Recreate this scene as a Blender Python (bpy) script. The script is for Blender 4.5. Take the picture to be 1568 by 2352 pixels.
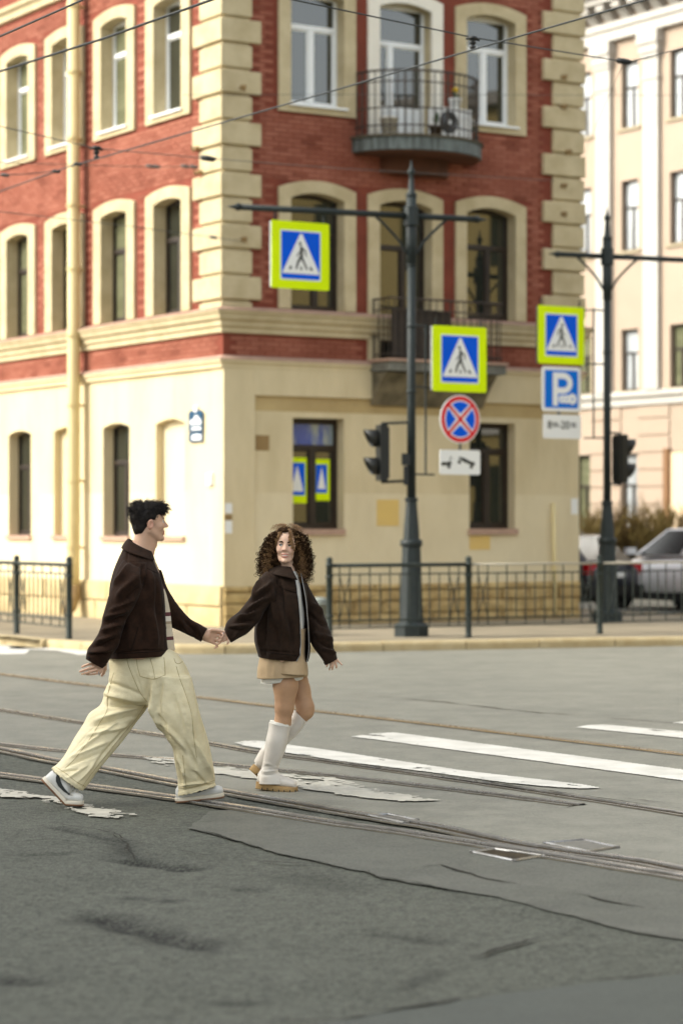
import bpy, bmesh, math, random
import numpy as np
from mathutils import Vector, Matrix, Euler, noise
random.seed(7); np.random.seed(7)
for o in list(bpy.data.objects): bpy.data.objects.remove(o)
scene = bpy.context.scene
COL = scene.collection
R = math.radians

# ------------------------------------------------------------------ camera, sky, sun, exposure
F, CX, HY, H = 5553.0, 784.0, 1205.0, 1.65       # 85 mm lens on a 36 mm tall frame, eye height 1.65 m
cam = bpy.data.cameras.new('camera'); camo = bpy.data.objects.new('camera', cam); COL.objects.link(camo)
camo.location = (0, 0, H); camo.rotation_euler = (R(90), 0, 0)
cam.sensor_fit = 'VERTICAL'; cam.sensor_height = 36; cam.sensor_width = 24; cam.lens = 85
cam.shift_y = 29/2352
cam.clip_start = 0.1; cam.clip_end = 3000
cam.dof.use_dof = True; cam.dof.focus_distance = 14.6; cam.dof.aperture_fstop = 2.0
scene.camera = camo
SUN_H = Vector((-1.059, -0.195, 0)).normalized(); SUN_EL = R(36)
SUN = Vector((SUN_H.x*math.cos(SUN_EL), SUN_H.y*math.cos(SUN_EL), math.sin(SUN_EL)))
w = bpy.data.worlds.new('World'); scene.world = w; w.use_nodes = True
nt = w.node_tree; bg = nt.nodes['Background']
sky = nt.nodes.new('ShaderNodeTexSky'); sky.sky_type = 'NISHITA'; sky.sun_disc = False
sky.sun_elevation = SUN_EL; sky.sun_rotation = math.atan2(SUN_H.x, SUN_H.y)
sky.air_density = 1.0; sky.dust_density = 4.0; sky.ozone_density = 0.6; sky.altitude = 0
hs = nt.nodes.new('ShaderNodeHueSaturation'); hs.inputs['Saturation'].default_value = 0.35
nt.links.new(sky.outputs[0], hs.inputs['Color']); nt.links.new(hs.outputs[0], bg.inputs[0])
bg.inputs[1].default_value = 0.15
sl = bpy.data.lights.new('sun', 'SUN'); so = bpy.data.objects.new('sun', sl); COL.objects.link(so)
sl.energy = 0.8; sl.angle = R(12); sl.color = (1.0, 0.96, 0.91)
so.rotation_euler = (-SUN).to_track_quat('-Z', 'Y').to_euler()
vs = scene.view_settings; vs.view_transform = 'Standard'; vs.look = 'None'; vs.exposure = 1.64; vs.gamma = 1; vs.use_curve_mapping = False
vs.use_white_balance = True; vs.white_balance_temperature = 6750; vs.white_balance_tint = 6

# ------------------------------------------------------------------ helpers
def P(px, py, Y): return Vector(((px-CX)/F*Y, Y, H+(HY-py)/F*Y))
def G(px, py, z=0.0):
    Y = (H-z)*F/(py-HY); return Vector(((px-CX)/F*Y, Y, z))
def tag(o, label=None, cat=None, group=None, kind=None):
    if label: o['label'] = label
    if cat: o['category'] = cat
    if group: o['group'] = group
    if kind: o['kind'] = kind
    return o
def empty(name, loc=(0, 0, 0), rz=0, parent=None):
    o = bpy.data.objects.new(name, None); COL.objects.link(o); o.location = loc; o.rotation_euler = (0, 0, rz)
    o.empty_display_size = 0.2
    if parent: o.parent = parent
    return o
def thing(name, label, cat, loc=(0, 0, 0), rz=0, group=None):
    return tag(empty(name, loc, rz), label, cat, group)
class MB:
    def __init__(s): s.v = []; s.f = []
    def add(s, vs, fs):
        b = len(s.v); s.v += [tuple(v) for v in vs]; s.f += [tuple(b+i for i in f) for f in fs]; return s
    def box(s, c, d, M=None):
        x, y, z = d[0]/2, d[1]/2, d[2]/2; c = Vector(c)
        vs = [Vector((sx*x, sy*y, sz*z)) for sz in (-1, 1) for sy in (-1, 1) for sx in (-1, 1)]
        vs = [c+(M @ v if M else v) for v in vs]
        return s.add(vs, [(0, 2, 3, 1), (4, 5, 7, 6), (0, 1, 5, 4), (2, 6, 7, 3), (0, 4, 6, 2), (1, 3, 7, 5)])
    def tube(s, pts, r, n=8, cap=True, closed=False):
        pts = [Vector(p) for p in pts]; m = len(pts)
        rs = r if isinstance(r, (list, tuple)) else [r]*m
        vs = []; up = None
        for i, p in enumerate(pts):
            a = pts[(i-1) % m] if (i or closed) else p; b = pts[(i+1) % m] if (i < m-1 or closed) else p
            t = (b-a).normalized()
            if up is None:
                up = Vector((0, 0, 1)) if abs(t.z) < .9 else Vector((1, 0, 0))
            x = t.cross(up).normalized(); y = x.cross(t).normalized(); up = y
            for k in range(n):
                q = 2*math.pi*k/n; vs.append(p+(x*math.cos(q)+y*math.sin(q))*rs[i])
        fs = []
        for i in range(m if closed else m-1):
            for k in range(n):
                a, b = i*n+k, i*n+(k+1) % n; c, d = ((i+1) % m)*n+(k+1) % n, ((i+1) % m)*n+k
                fs.append((a, b, c, d))
        if cap and not closed:
            fs.append(tuple(range(n))[::-1]); fs.append(tuple((m-1)*n+k for k in range(n)))
        return s.add(vs, fs)
    def lathe(s, c, prof, n=16, rot=0.0, cap=True):
        vs = []; c = Vector(c)
        for r, z in prof:
            for k in range(n):
                q = 2*math.pi*k/n+rot; vs.append(c+Vector((r*math.cos(q), r*math.sin(q), z)))
        fs = []
        for i in range(len(prof)-1):
            for k in range(n):
                fs.append((i*n+k, i*n+(k+1) % n, (i+1)*n+(k+1) % n, (i+1)*n+k))
        if cap:
            fs.append(tuple(range(n))[::-1]); fs.append(tuple((len(prof)-1)*n+k for k in range(n)))
        return s.add(vs, fs)
    def prism(s, poly, ext):
        poly = [Vector(p) for p in poly]; ext = Vector(ext); n = len(poly)
        fs = [tuple(range(n))[::-1], tuple(range(n, 2*n))]+[(i, (i+1) % n, n+(i+1) % n, n+i) for i in range(n)]
        return s.add(poly+[p+ext for p in poly], fs)
    def build(s, name, m, parent=None, smooth=False, fix=True):
        me = bpy.data.meshes.new(name); me.from_pydata(s.v, [], s.f); me.update()
        if fix:
            bm = bmesh.new(); bm.from_mesh(me); bmesh.ops.recalc_face_normals(bm, faces=bm.faces); bm.to_mesh(me); bm.free()
        return link(name, me, m, parent, smooth)
def link(name, me, m, parent=None, smooth=False):
    o = bpy.data.objects.new(name, me); COL.objects.link(o)
    if m: me.materials.append(m)
    if parent:
        o.parent = parent
        o.matrix_parent_inverse = Matrix.Identity(4)
    if smooth: me.polygons.foreach_set('use_smooth', [True]*len(me.polygons))
    return o
def local(o, root):
    """mesh built in world space, moved into the frame of its root (an unrotated empty)"""
    o.data.transform(Matrix.Translation(-Vector(root.location))); return o

# ------------------------------------------------------------------ materials
MATS = {}
def mat(name, c1, c2=None, scale=4.0, rough=0.8, metal=0.0, bump=0.0, bscale=60.0, detail=6.0, spec=0.5, contrast=(0.35, 0.65), stretch=None, ior=None, rvar=0.0, sheen=0.0, sss=0.0, coat=0.0, bdist=0.01):
    if name in MATS: return MATS[name]
    m = bpy.data.materials.new(name); m.use_nodes = True; t = m.node_tree; b = t.nodes['Principled BSDF']
    L = t.links.new
    b.inputs['Roughness'].default_value = rough; b.inputs['Metallic'].default_value = metal
    if spec == .5 and rough >= .8: spec = .18
    b.inputs['Specular IOR Level'].default_value = spec
    if ior: b.inputs['IOR'].default_value = ior
    if sheen: b.inputs['Sheen Weight'].default_value = sheen; b.inputs['Sheen Roughness'].default_value = 0.5
    if coat: b.inputs['Coat Weight'].default_value = coat; b.inputs['Coat Roughness'].default_value = 0.06
    if sss:
        b.inputs['Subsurface Weight'].default_value = sss; b.inputs['Subsurface Radius'].default_value = (0.012, 0.005, 0.003); b.inputs['Subsurface Scale'].default_value = 1
    b.inputs['Base Color'].default_value = (*c1, 1)
    tc = t.nodes.new('ShaderNodeNewGeometry'); co = tc.outputs['Position']
    if stretch:
        mp = t.nodes.new('ShaderNodeVectorMath'); mp.operation = 'MULTIPLY'; mp.inputs[1].default_value = stretch; L(co, mp.inputs[0]); co = mp.outputs[0]
    if c2 is not None:
        n = t.nodes.new('ShaderNodeTexNoise'); n.inputs['Scale'].default_value = scale; n.inputs['Detail'].default_value = detail; n.inputs['Roughness'].default_value = 0.62
        L(co, n.inputs['Vector'])
        mr = t.nodes.new('ShaderNodeMapRange'); mr.inputs[1].default_value = contrast[0]; mr.inputs[2].default_value = contrast[1]
        L(n.outputs[0], mr.inputs[0])
        mx = t.nodes.new('ShaderNodeMix'); mx.data_type = 'RGBA'; mx.inputs[6].default_value = (*c1, 1); mx.inputs[7].default_value = (*c2, 1)
        L(mr.outputs[0], mx.inputs[0]); L(mx.outputs[2], b.inputs['Base Color'])
        if rvar:
            r2 = t.nodes.new('ShaderNodeMapRange'); r2.inputs[3].default_value = rough-rvar; r2.inputs[4].default_value = min(1, rough+rvar); L(mr.outputs[0], r2.inputs[0]); L(r2.outputs[0], b.inputs['Roughness'])
    if bump:
        n2 = t.nodes.new('ShaderNodeTexNoise'); n2.inputs['Scale'].default_value = bscale; n2.inputs['Detail'].default_value = 4; L(co, n2.inputs['Vector'])
        bp = t.nodes.new('ShaderNodeBump'); bp.inputs['Strength'].default_value = bump; bp.inputs['Distance'].default_value = bdist; L(n2.outputs[0], bp.inputs['Height']); L(bp.outputs[0], b.inputs['Normal'])
    MATS[name] = m; return m
def brick_mat():
    m = bpy.data.materials.new('painted_brick'); m.use_nodes = True; t = m.node_tree; b = t.nodes['Principled BSDF']; L = t.links.new
    g = t.nodes.new('ShaderNodeNewGeometry'); oi = t.nodes.new('ShaderNodeObjectInfo')
    ad = t.nodes.new('ShaderNodeMath'); ad.operation = 'ADD'; L(g.outputs['Random Per Island'], ad.inputs[0]); L(oi.outputs['Random'], ad.inputs[1])
    fr = t.nodes.new('ShaderNodeMath'); fr.operation = 'FRACT'; L(ad.outputs[0], fr.inputs[0])
    cr = t.nodes.new('ShaderNodeValToRGB'); L(fr.outputs[0], cr.inputs[0])
    e = cr.color_ramp.elements; e[0].color = (.225, .073, .046, 1); e[1].color = (.345, .132, .088, 1)
    e2 = cr.color_ramp.elements.new(.12); e2.color = (.285, .097, .062, 1)
    n = t.nodes.new('ShaderNodeTexNoise'); n.inputs['Scale'].default_value = 1.3; n.inputs['Detail'].default_value = 7; L(g.outputs['Position'], n.inputs['Vector'])
    mr = t.nodes.new('ShaderNodeMapRange'); mr.inputs[1].default_value = .38; mr.inputs[2].default_value = .66; L(n.outputs[0], mr.inputs[0])
    mx = t.nodes.new('ShaderNodeMix'); mx.data_type = 'RGBA'; mx.blend_type = 'MULTIPLY'; mx.inputs[7].default_value = (.72, .66, .64, 1)
    L(mr.outputs[0], mx.inputs[0]); L(cr.outputs[0], mx.inputs[6]); L(mx.outputs[2], b.inputs['Base Color'])
    b.inputs['Roughness'].default_value = .85; b.inputs['Specular IOR Level'].default_value = .18
    n2 = t.nodes.new('ShaderNodeTexNoise'); n2.inputs['Scale'].default_value = 45; L(g.outputs['Position'], n2.inputs['Vector'])
    bp = t.nodes.new('ShaderNodeBump'); bp.inputs['Strength'].default_value = .5; bp.inputs['Distance'].default_value = .006; L(n2.outputs[0], bp.inputs['Height']); L(bp.outputs[0], b.inputs['Normal'])
    return m
M_BRICK = brick_mat()
M_MORTAR = mat('painted_mortar', (.225, .06, .038), (.17, .046, .03), 3, .9, bump=.4)
M_CREAM = mat('cream_plaster', (.66, .56, .365), (.53, .44, .27), 1.1, .9, bump=.25, bscale=25, contrast=(.42, .78), stretch=(1.6, 1.6, .5))
M_CREAM2 = mat('repainted_cream_plaster', (.70, .61, .42), (.58, .49, .32), .9, .9, bump=.25, bscale=25, contrast=(.42, .8), stretch=(1.4, 1.4, .6))
M_TAN = mat('old_tan_plaster', (.50, .38, .19), (.42, .31, .15), 1.5, .9, bump=.3)
M_TRIM = mat('beige_trim_plaster', (.56, .475, .305), (.45, .37, .225), 2.6, .88, bump=.25, bscale=30)
M_TRIMW = mat('fresh_white_trim', (.80, .76, .66), (.75, .70, .60), 2, .8)
M_PLINTH = mat('yellow_limestone', (.53, .40, .19), (.36, .25, .11), 3.5, .92, bump=.7, bscale=14, contrast=(.35, .6), bdist=.02)
M_SILL = mat('pinkish_stone_sill', (.46, .31, .235), (.38, .25, .19), 5, .8)
M_WHITEF = mat('white_plastic_frame', (.80, .82, .82), None, rough=.35)
M_BROWNF = mat('dark_brown_frame', (.015, .009, .0055), (.026, .015, .009), 5, .5)
M_GLASS = mat('window_glass', (.015, .018, .014), (.024, .027, .02), .8, .025, ior=2.0)
M_GLASSW = mat('curtain_sky_glass', (.50, .53, .55), (.26, .28, .29), 1.4, .04, ior=1.8, stretch=(2, 2, .35))  # pale base colour holds the bright sky reflection as well as curtains
M_SLATE = mat('grey_flashing', (.20, .185, .17), (.26, .23, .20), 4, .7)
M_POLE = mat('blue_grey_painted_iron', (.012, .018, .019), (.021, .028, .028), 5, .55, spec=.3, bump=.15, bscale=30, rvar=.1)
M_FENCE = mat('green_grey_painted_steel', (.018, .026, .023), (.032, .040, .034), 7, .55, spec=.3)
M_IRON = mat('dark_wrought_iron', (.022, .019, .016), (.055, .035, .022), 9, .6)
M_BLACK = mat('black_plastic', (.005, .006, .0055), (.009, .010, .009), 6, .5)
M_YG = mat('fluorescent_yellow_green', (.72, .93, .006), (.66, .86, .006), 3, .6, spec=.12)
M_BLUE = mat('sign_blue', (.002, .105, .74), (.003, .095, .68), 3, .6, spec=.08)
M_PBLUE = mat('parking_blue', (.006, .16, .66), None, rough=.6, spec=.08)
M_WHITE = mat('sign_white', (.80, .81, .80), None, rough=.4)
M_RED = mat('sign_red', (.66, .012, .02), None, rough=.6, spec=.1)
M_INK = mat('black_ink', (.008, .012, .010), None, rough=.6)
M_ALU = mat('galvanised_steel', (.38, .39, .40), (.28, .29, .30), 12, .4, metal=.8)
M_WIRE = mat('dark_cable', (.018, .022, .022), None, rough=.55)
M_WIREG = mat('grey_steel_cable', (.09, .095, .09), None, rough=.5, metal=.4)
M_KERB = mat('kerb_granite', (.50, .41, .25), (.40, .31, .17), 4, .85, bump=.4, bscale=40)
M_PAVE = mat('pavement_asphalt', (.27, .23, .165), (.21, .18, .13), 1.2, .9, bump=.4, bscale=70)

# ------------------------------------------------------------------ road
def n3(x, y, z=0.0): return noise.noise(Vector((x, y, z)))
def asphalt_mat(name, c1, c2, speck, agg, smooth=False, stain=True):
    m = bpy.data.materials.new(name); m.use_nodes = True; t = m.node_tree; b = t.nodes['Principled BSDF']; L = t.links.new
    g = t.nodes.new('ShaderNodeNewGeometry'); co = g.outputs['Position']
    def nz(s, d=6, r=.6):
        n = t.nodes.new('ShaderNodeTexNoise'); n.inputs['Scale'].default_value = s; n.inputs['Detail'].default_value = d; n.inputs['Roughness'].default_value = r; L(co, n.inputs['Vector']); return n.outputs[0]
    def mrg(i, a, c, lo=0, hi=1):
        r = t.nodes.new('ShaderNodeMapRange'); r.inputs[1].default_value = a; r.inputs[2].default_value = c; r.inputs[3].default_value = lo; r.inputs[4].default_value = hi; L(i, r.inputs[0]); return r.outputs[0]
    def mix(f, a, c, mode='MIX'):
        x = t.nodes.new('ShaderNodeMix'); x.data_type = 'RGBA'; x.blend_type = mode
        if isinstance(f, float): x.inputs[0].default_value = f
        else: L(f, x.inputs[0])
        for i, q in ((6, a), (7, c)):
            if isinstance(q, tuple): x.inputs[i].default_value = (*q, 1)
            else: L(q, x.inputs[i])
        return x.outputs[2]
    base = mix(mrg(nz(.55, 7), .36, .64), c1, c2)
    base = mix(mrg(nz(3.2, 6), .42, .62, 0, .55), base, tuple(v*1.25 for v in c1))
    base = mix(mrg(nz(13, 5), .44, .60, 0, .12 if smooth else .6), base, tuple(q*.55 for q in c2))
    base = mix(mrg(nz(34, 3), .50, .66, 0, .2 if smooth else .55), base, tuple(min(1, q*1.7) for q in c1))
    v = t.nodes.new('ShaderNodeTexVoronoi'); v.inputs['Scale'].default_value = agg; L(co, v.inputs['Vector'])
    sp = mrg(v.outputs['Color'], .2, .95, 0, speck)
    base = mix(sp, base, tuple(q*2.4 for q in c1))
    base = mix(mrg(nz(agg*.55, 3), .52, .66, 0, speck*1.1), base, (.018, .019, .017))
    if stain:
        at = t.nodes.new('ShaderNodeAttribute'); at.attribute_name = 'dark'
        mm = t.nodes.new('ShaderNodeMath'); mm.operation = 'MULTIPLY'; L(at.outputs['Fac'], mm.inputs[0]); L(mrg(nz(48, 4), .36, .56, .25, 1), mm.inputs[1])
        base = mix(mm.outputs[0], base, (.012, .012, .010))
    L(base, b.inputs['Base Color'])
    L(mrg(nz(1.1), .3, .7, .62 if smooth else .74, .80 if smooth else .9), b.inputs['Roughness'])
    b.inputs['Specular IOR Level'].default_value = .35 if smooth else .2
    bp = t.nodes.new('ShaderNodeBump'); bp.inputs['Strength'].default_value = .35 if smooth else .8; bp.inputs['Distance'].default_value = .006
    ad = t.nodes.new('ShaderNodeMath'); ad.operation = 'ADD'; L(v.outputs['Distance'], ad.inputs[0]); L(nz(agg*.4, 4), ad.inputs[1]); L(ad.outputs[0], bp.inputs['Height']); L(bp.outputs[0], b.inputs['Normal'])
    return m
M_ROAD = asphalt_mat('shaded_worn_asphalt', (.070, .073, .060), (.052, .055, .046), .4, 75)  # near road colour darkened to carry part of the foreground shade
M_PATCH = asphalt_mat('lit_smooth_asphalt', (.175, .171, .142), (.137, .135, .113), .15, 150, True, False)  # far road colour lightened to carry its brighter grazing light
M_PATCHN = asphalt_mat('grey_smooth_asphalt', (.080, .081, .067), (.064, .066, .055), .3, 110, True, False)
M_PATCHD = asphalt_mat('dark_new_asphalt', (.050, .055, .047), (.058, .062, .053), .25, 120, True, False)

pot = []   # (x, y, rx, ry, angle, depth, dark)
for (a, b_, rw, dep, dk) in [((300, 1975), (425, 1992), .085, .028, 1.0), ((232, 2105), (445, 2165), .085, .03, 1.0), ((60, 1962), (150, 1958), .05, .01, .5), ((0, 2250), (70, 2255), .06, .014, .8),
                          ((300, 2060), (395, 2068), .04, .008, .6), ((520, 2302), (575, 2302), .04, .01, .6), ((545, 2040), (590, 2044), .04, .012, .5), ((440, 2158), (500, 2180), .03, .008, .7), ((270, 1935), (300, 1965), .06, .012, .55),
                          ((130, 1900), (280, 1930), .035, .012, .75), ((890, 2145), (1010, 2165), .05, .010, .55), ((930, 2270), (1000, 2230), .03, .008, .5), ((700, 2010), (780, 2040), .10, .004, .25)]:
    pot.append((G(*a), G(*b_), rw, dep, dk))
xs = np.concatenate([[-900, -300, -120, -60, -30, -16, -9], np.arange(-5, 5.01, .045), [9, 16, 30, 60, 120, 300, 900]])
ys = np.concatenate([[-300, -100, -40, -10, 0, 5], np.arange(7.2, 16.5, .04), np.arange(16.5, 26, .09), np.arange(26, 50, .5), [55, 62, 70, 90, 130, 300, 1500]])
gx, gy = np.meshgrid(xs, ys, indexing='ij')
gz = np.zeros_like(gx); gd = np.zeros_like(gx)
inn = (gx > -5.2) & (gx < 5.2) & (gy > 7) & (gy < 26)
und = .006*np.sin(gx*1.7+gy*.6)*np.sin(gy*1.1-gx*.4)+.003*np.sin(gx*5.1-gy*2.3)
gz -= np.where(inn, .004+und*.35, 0)
for (a, b_, rw, dep, dk) in pot:
    ab = np.array([b_.x-a.x, b_.y-a.y]); l2 = (ab**2).sum()
    t_ = np.clip(((gx-a.x)*ab[0]+(gy-a.y)*ab[1])/l2, 0, 1)
    wob = 1+.35*np.sin(gx*19+gy*7)*np.sin(gy*13-gx*5)
    d = np.hypot(gx-a.x-t_*ab[0], gy-a.y-t_*ab[1])/(rw*wob)
    k = np.exp(-d**2)*np.where(inn, 1, 0); gz -= dep*k; gd = np.maximum(gd, np.minimum(1, 1.25*dk*np.exp(-(d*.8)**2))*np.where(inn, 1, 0))
nx_, ny_ = gx.shape
vv = np.stack([gx, gy, gz], -1).reshape(-1, 3)
ii = np.arange(nx_*ny_).reshape(nx_, ny_)
ff = np.stack([ii[:-1, :-1], ii[1:, :-1], ii[1:, 1:], ii[:-1, 1:]], -1).reshape(-1, 4)
me = bpy.data.meshes.new('road'); me.from_pydata(vv.tolist(), [], ff.tolist()); me.update()
at = me.attributes.new('dark', 'FLOAT', 'POINT'); at.data.foreach_set('value', gd.reshape(-1).astype(np.float32))
road = link('road', me, M_ROAD, smooth=True); tag(road, kind='structure')

def ragged(pts, step=.06, amp=.012, seed=0):
    out = []; rr = random.Random(seed)
    for i, p in enumerate(pts):
        q = pts[(i+1) % len(pts)]; p = Vector(p); q = Vector(q); n = max(1, int((q-p).length/step))
        nrm = Vector((-(q-p).y, (q-p).x, 0)).normalized()
        for k in range(n):
            c = p.lerp(q, k/n); out.append(c+nrm*(rr.uniform(-amp, amp)+amp*1.5*n3(c.x*3, c.y*3, seed)))
    return out
def fill(name, pts, z, m, parent=None):
    bm = bmesh.new(); vs = [bm.verts.new((p.x, p.y, z)) for p in pts]
    f = bm.faces.new(vs); bmesh.ops.triangulate(bm, faces=[f]); bmesh.ops.recalc_face_normals(bm, faces=bm.faces)
    for f in bm.faces:
        if f.normal.z < 0: f.normal_flip()
    me = bpy.data.meshes.new(name); bm.to_mesh(me); bm.free(); return link(name, me, m, parent)
def gpts(l): return [G(x, y) for x, y in l]
EDGE = [(430, 1904), (520, 1926), (640, 1962), (784, 1994), (840, 2003), (884, 2019), (960, 2033), (1059, 2050), (1140, 2062), (1234, 2086), (1340, 2113), (1459, 2144), (1568, 2160), (1750, 2200)]
sp_ = fill('asphalt_patch', ragged(gpts(EDGE+[(1750, 2075), (1568, 2018), (1244, 1966), (934, 1919), (784, 1898), (555, 1861), (480, 1864)]), .08, .012, 3), .0045, M_PATCHN); tag(sp_, kind='structure')
tr_ = fill('asphalt_patch', ragged(gpts([(-250, 1700), (0, 1722), (405, 1800), (784, 1866), (1014, 1903), (1209, 1946), (1568, 2001), (1750, 2030), (1750, 1600), (2200, 1400), (2600, 1290), (-1000, 1290), (-1000, 1500), (-600, 1600)]), 1.0, .02, 4), .004, M_PATCH); tag(tr_, kind='structure')  # covers the whole far road in the lightened tone
dk_ = fill('asphalt_patch', ragged(gpts([(560, 2400), (784, 2345), (960, 2315), (1180, 2280), (1568, 2238), (1800, 2210), (1800, 2560), (560, 2560)]), .08, .012, 5), .0045, M_PATCHD); tag(dk_, kind='structure')
M_CRACK = mat('dirt_in_crack', (.016, .016, .014), (.03, .027, .02), 30, .95)
def crack(pts, w=.012, seed=0, z=.0085):
    rr = random.Random(seed); pts = gpts(pts); dense = []
    for p, q in zip(pts[:-1], pts[1:]):
        n = max(2, int((q-p).length/.05))
        dense += [p.lerp(q, k/n) for k in range(n)]
    dense.append(pts[-1]); L_, R_ = [], []
    for i, p in enumerate(dense):
        a = dense[max(0, i-1)]; b = dense[min(len(dense)-1, i+1)]; n = Vector((-(b-a).y, (b-a).x, 0)).normalized()
        j = n*(.035*n3(p.x*4, p.y*4, seed)+.015*n3(p.x*17, p.y*17, seed)); ww = w*.7*max(.04, n3(p.x*2.6, p.y*2.6, seed+9)*1.6+.25+rr.random()*.45)*min(1, (i+.3)/6, (len(dense)-i-.7)/6)
        L_.append(p+j+n*ww); R_.append(p+j-n*ww)
    mb = MB(); m = len(dense); mb.add([(v.x, v.y, z) for v in L_+R_], [(i, i+1, m+i+1, m+i) for i in range(m-1)])
    o = mb.build('crack', M_CRACK, road); return o
crack(EDGE, .007, 1)
crack([(880, 1999), (960, 1995), (1010, 1990), (1060, 2005), (1120, 2022), (1240, 2040), (1330, 2058), (1450, 2085), (1568, 2102), (1700, 2120)], .014, 2)
crack([(560, 2352), (784, 2345), (960, 2315), (1060, 2300), (1180, 2280), (1350, 2258), (1568, 2238), (1700, 2225)], .018, 3)
crack([(1010, 2225), (1060, 2210), (1110, 2195), (1160, 2178), (1215, 2165), (1290, 2150), (1350, 2132)], .014, 4)
crack([(115, 1890), (150, 1897), (200, 1904), (260, 1915), (300, 1932), (370, 1950), (480, 1968), (600, 1982), (784, 1990)], .010, 5)
crack([(0, 1942), (60, 1936), (120, 1930), (200, 1938)], .008, 6)
crack([(240, 1912), (280, 1930), (300, 1955), (310, 1985)], .016, 7)
crack([(350, 1905), (390, 1895), (440, 1893), (520, 1888)], .008, 8)
crack([(0, 1604), (60, 1599), (110, 1597)], .02, 10, .010)
crack([(1220, 1860), (1300, 1858), (1330, 1848), (1420, 1842)], .006, 11)
crack([(1090, 1835), (1140, 1830), (1200, 1825)], .005, 12)
crack([(1400, 1945), (1440, 1955), (1500, 1962), (1568, 1960)], .007, 13)
crack([(220, 1792), (300, 1806), (340, 1822), (380, 1828)], .006, 14)
crack([(260, 1770), (310, 1785), (380, 1795)], .006, 15)
crack([(680, 1800), (740, 1796), (800, 1788)], .004, 16)

# tram rails: steel head and lip with a rusty groove between them, its colour darkened for shade
M_RAIL = mat('polished_rail_steel', (.36, .36, .36), (.17, .165, .155), 5, .3, metal=.6, rvar=.1, stretch=(1, 1, 1))
M_SHADED_RUST = mat('shaded_rust_groove', (.022, .017, .010), (.05, .036, .018), 14, .85)  # rust colour taken darker to paint in the groove's shadow line
M_DIRT = mat('dusty_joint', (.10, .088, .062), (.06, .053, .04), 9, .95, bump=.5, bscale=40)
M_OCHRE = mat('ochre_rust_dust', (.26, .165, .06), (.17, .115, .05), 9, .95)
def cr(pts, n=8):
    pts = [Vector(p) for p in pts]; out = []
    for i in range(len(pts)-1):
        a = pts[max(0, i-1)]; b = pts[i]; c = pts[i+1]; d = pts[min(len(pts)-1, i+2)]
        for k in range(n):
            t = k/n; out.append(.5*((2*b)+(c-a)*t+(2*a-5*b+4*c-d)*t*t+(3*b-a-3*c+d)*t**3))
    out.append(pts[-1]); return out
def sweep(path, prof, name, m, parent=None, jit=0.0, seed=0):
    mb = MB(); n = len(prof); vs = []
    for i, p in enumerate(path):
        a = path[max(0, i-1)]; b = path[min(len(path)-1, i+1)]; t = (b-a); nn = Vector((-t.y, t.x, 0)).normalized()
        if nn.y < 0: nn = -nn      # +s is away from the camera
        for k, (s, z) in enumerate(prof):
            j = jit*n3(p.x*5, p.y*5, seed+k) if jit else 0
            vs.append(p+nn*(s+j)+Vector((0, 0, z)))
    mb.add(vs, [(i*n+k, i*n+k+1, (i+1)*n+k+1, (i+1)*n+k) for i in range(len(path)-1) for k in range(n-1)])
    return mb.build(name, m, parent)
def rail(px, label, hw=.058, gw=.045, lip=.022, dirt=.03, head_z=.016, steel=True, ochre=False):
    path = cr([G(x, y) for x, y in px], 10)
    e = thing('tram_rail', label, 'tram rail', tuple(path[len(path)//2]), group='tram rails set in the roadway')
    path = [p-e.location for p in path]
    if steel:
        sweep(path, [(.0, .0), (.0, head_z), (hw*.5, head_z+.002), (hw, head_z), (hw, .0)], 'rail_head', M_RAIL, e)
        sweep(path, [(-gw-lip, .0), (-gw-lip, head_z-.003), (-gw, head_z-.003), (-gw, 0)], 'guard_lip', M_RAIL, e)
    sweep(path, [(-gw, .0065), (-gw*.5, .0055), (0, .0065)], 'groove', M_OCHRE if ochre else M_SHADED_RUST, e)
    sweep(path, [(-gw-lip-dirt, .0062), (-gw-lip, .0085)], 'joint_strip', M_DIRT, e, .02, 3)
    sweep(path, [(hw, .0085), (hw+dirt, .0062)], 'joint_strip', M_OCHRE if ochre else M_DIRT, e, .02, 5)
    return e
rail([(-200, 1525), (0, 1549), (235, 1578), (455, 1602), (625, 1623), (784, 1641), (984, 1664), (1234, 1694), (1568, 1734), (1750, 1757)], 'ochre rusty tram rail farthest from the camera, behind the walking couple', .022, .05, .012, .05, .010, ochre=True)
rail([(-200, 1598), (0, 1631), (190, 1661), (300, 1679), (485, 1709), (595, 1729), (784, 1755), (984, 1783), (1184, 1812), (1434, 1850), (1568, 1871), (1750, 1900)], 'tram rail running along the near edge of the long white crossing stripe', .04, .05, .015, .03, .012)
rail([(-200, 1692), (0, 1711), (110, 1723), (255, 1736), (500, 1757), (784, 1786), (1044, 1816), (1224, 1838), (1330, 1852)], 'shiny tram rail passing just behind the white boots', .045, .05, .012, .025, .014)
rail([(-200, 1690), (0, 1722), (125, 1748), (240, 1767), (405, 1799), (520, 1820), (675, 1847), (784, 1866), (934, 1890), (1014, 1903), (1209, 1944), (1474, 1982), (1568, 2000), (1750, 2032)], 'tram rail with wide ochre groove just behind the leading sneaker', .045, .075, .02, .025, .016)
rail([(-200, 1758), (0, 1781), (200, 1807), (405, 1835), (555, 1858), (784, 1895), (934, 1915), (1244, 1965), (1568, 2018), (1750, 2048)], 'tram rail nearest to the camera, under the leading sneaker', .05, .05, .02, .03, .016)
j_ = crack([(784, 1594), (984, 1611), (1209, 1636), (1400, 1652), (1568, 1664), (1700, 1675)], .022, 21, .0095); j_.data.materials[0] = M_DIRT
j_ = crack([(-50, 1520), (120, 1533), (235, 1541), (450, 1562), (784, 1594)], .018, 22, .0095); j_.data.materials[0] = M_DIRT
crack([(560, 1722), (784, 1757), (984, 1785), (1184, 1812), (1434, 1848), (1568, 1866)], .022, 23, .0205)
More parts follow.
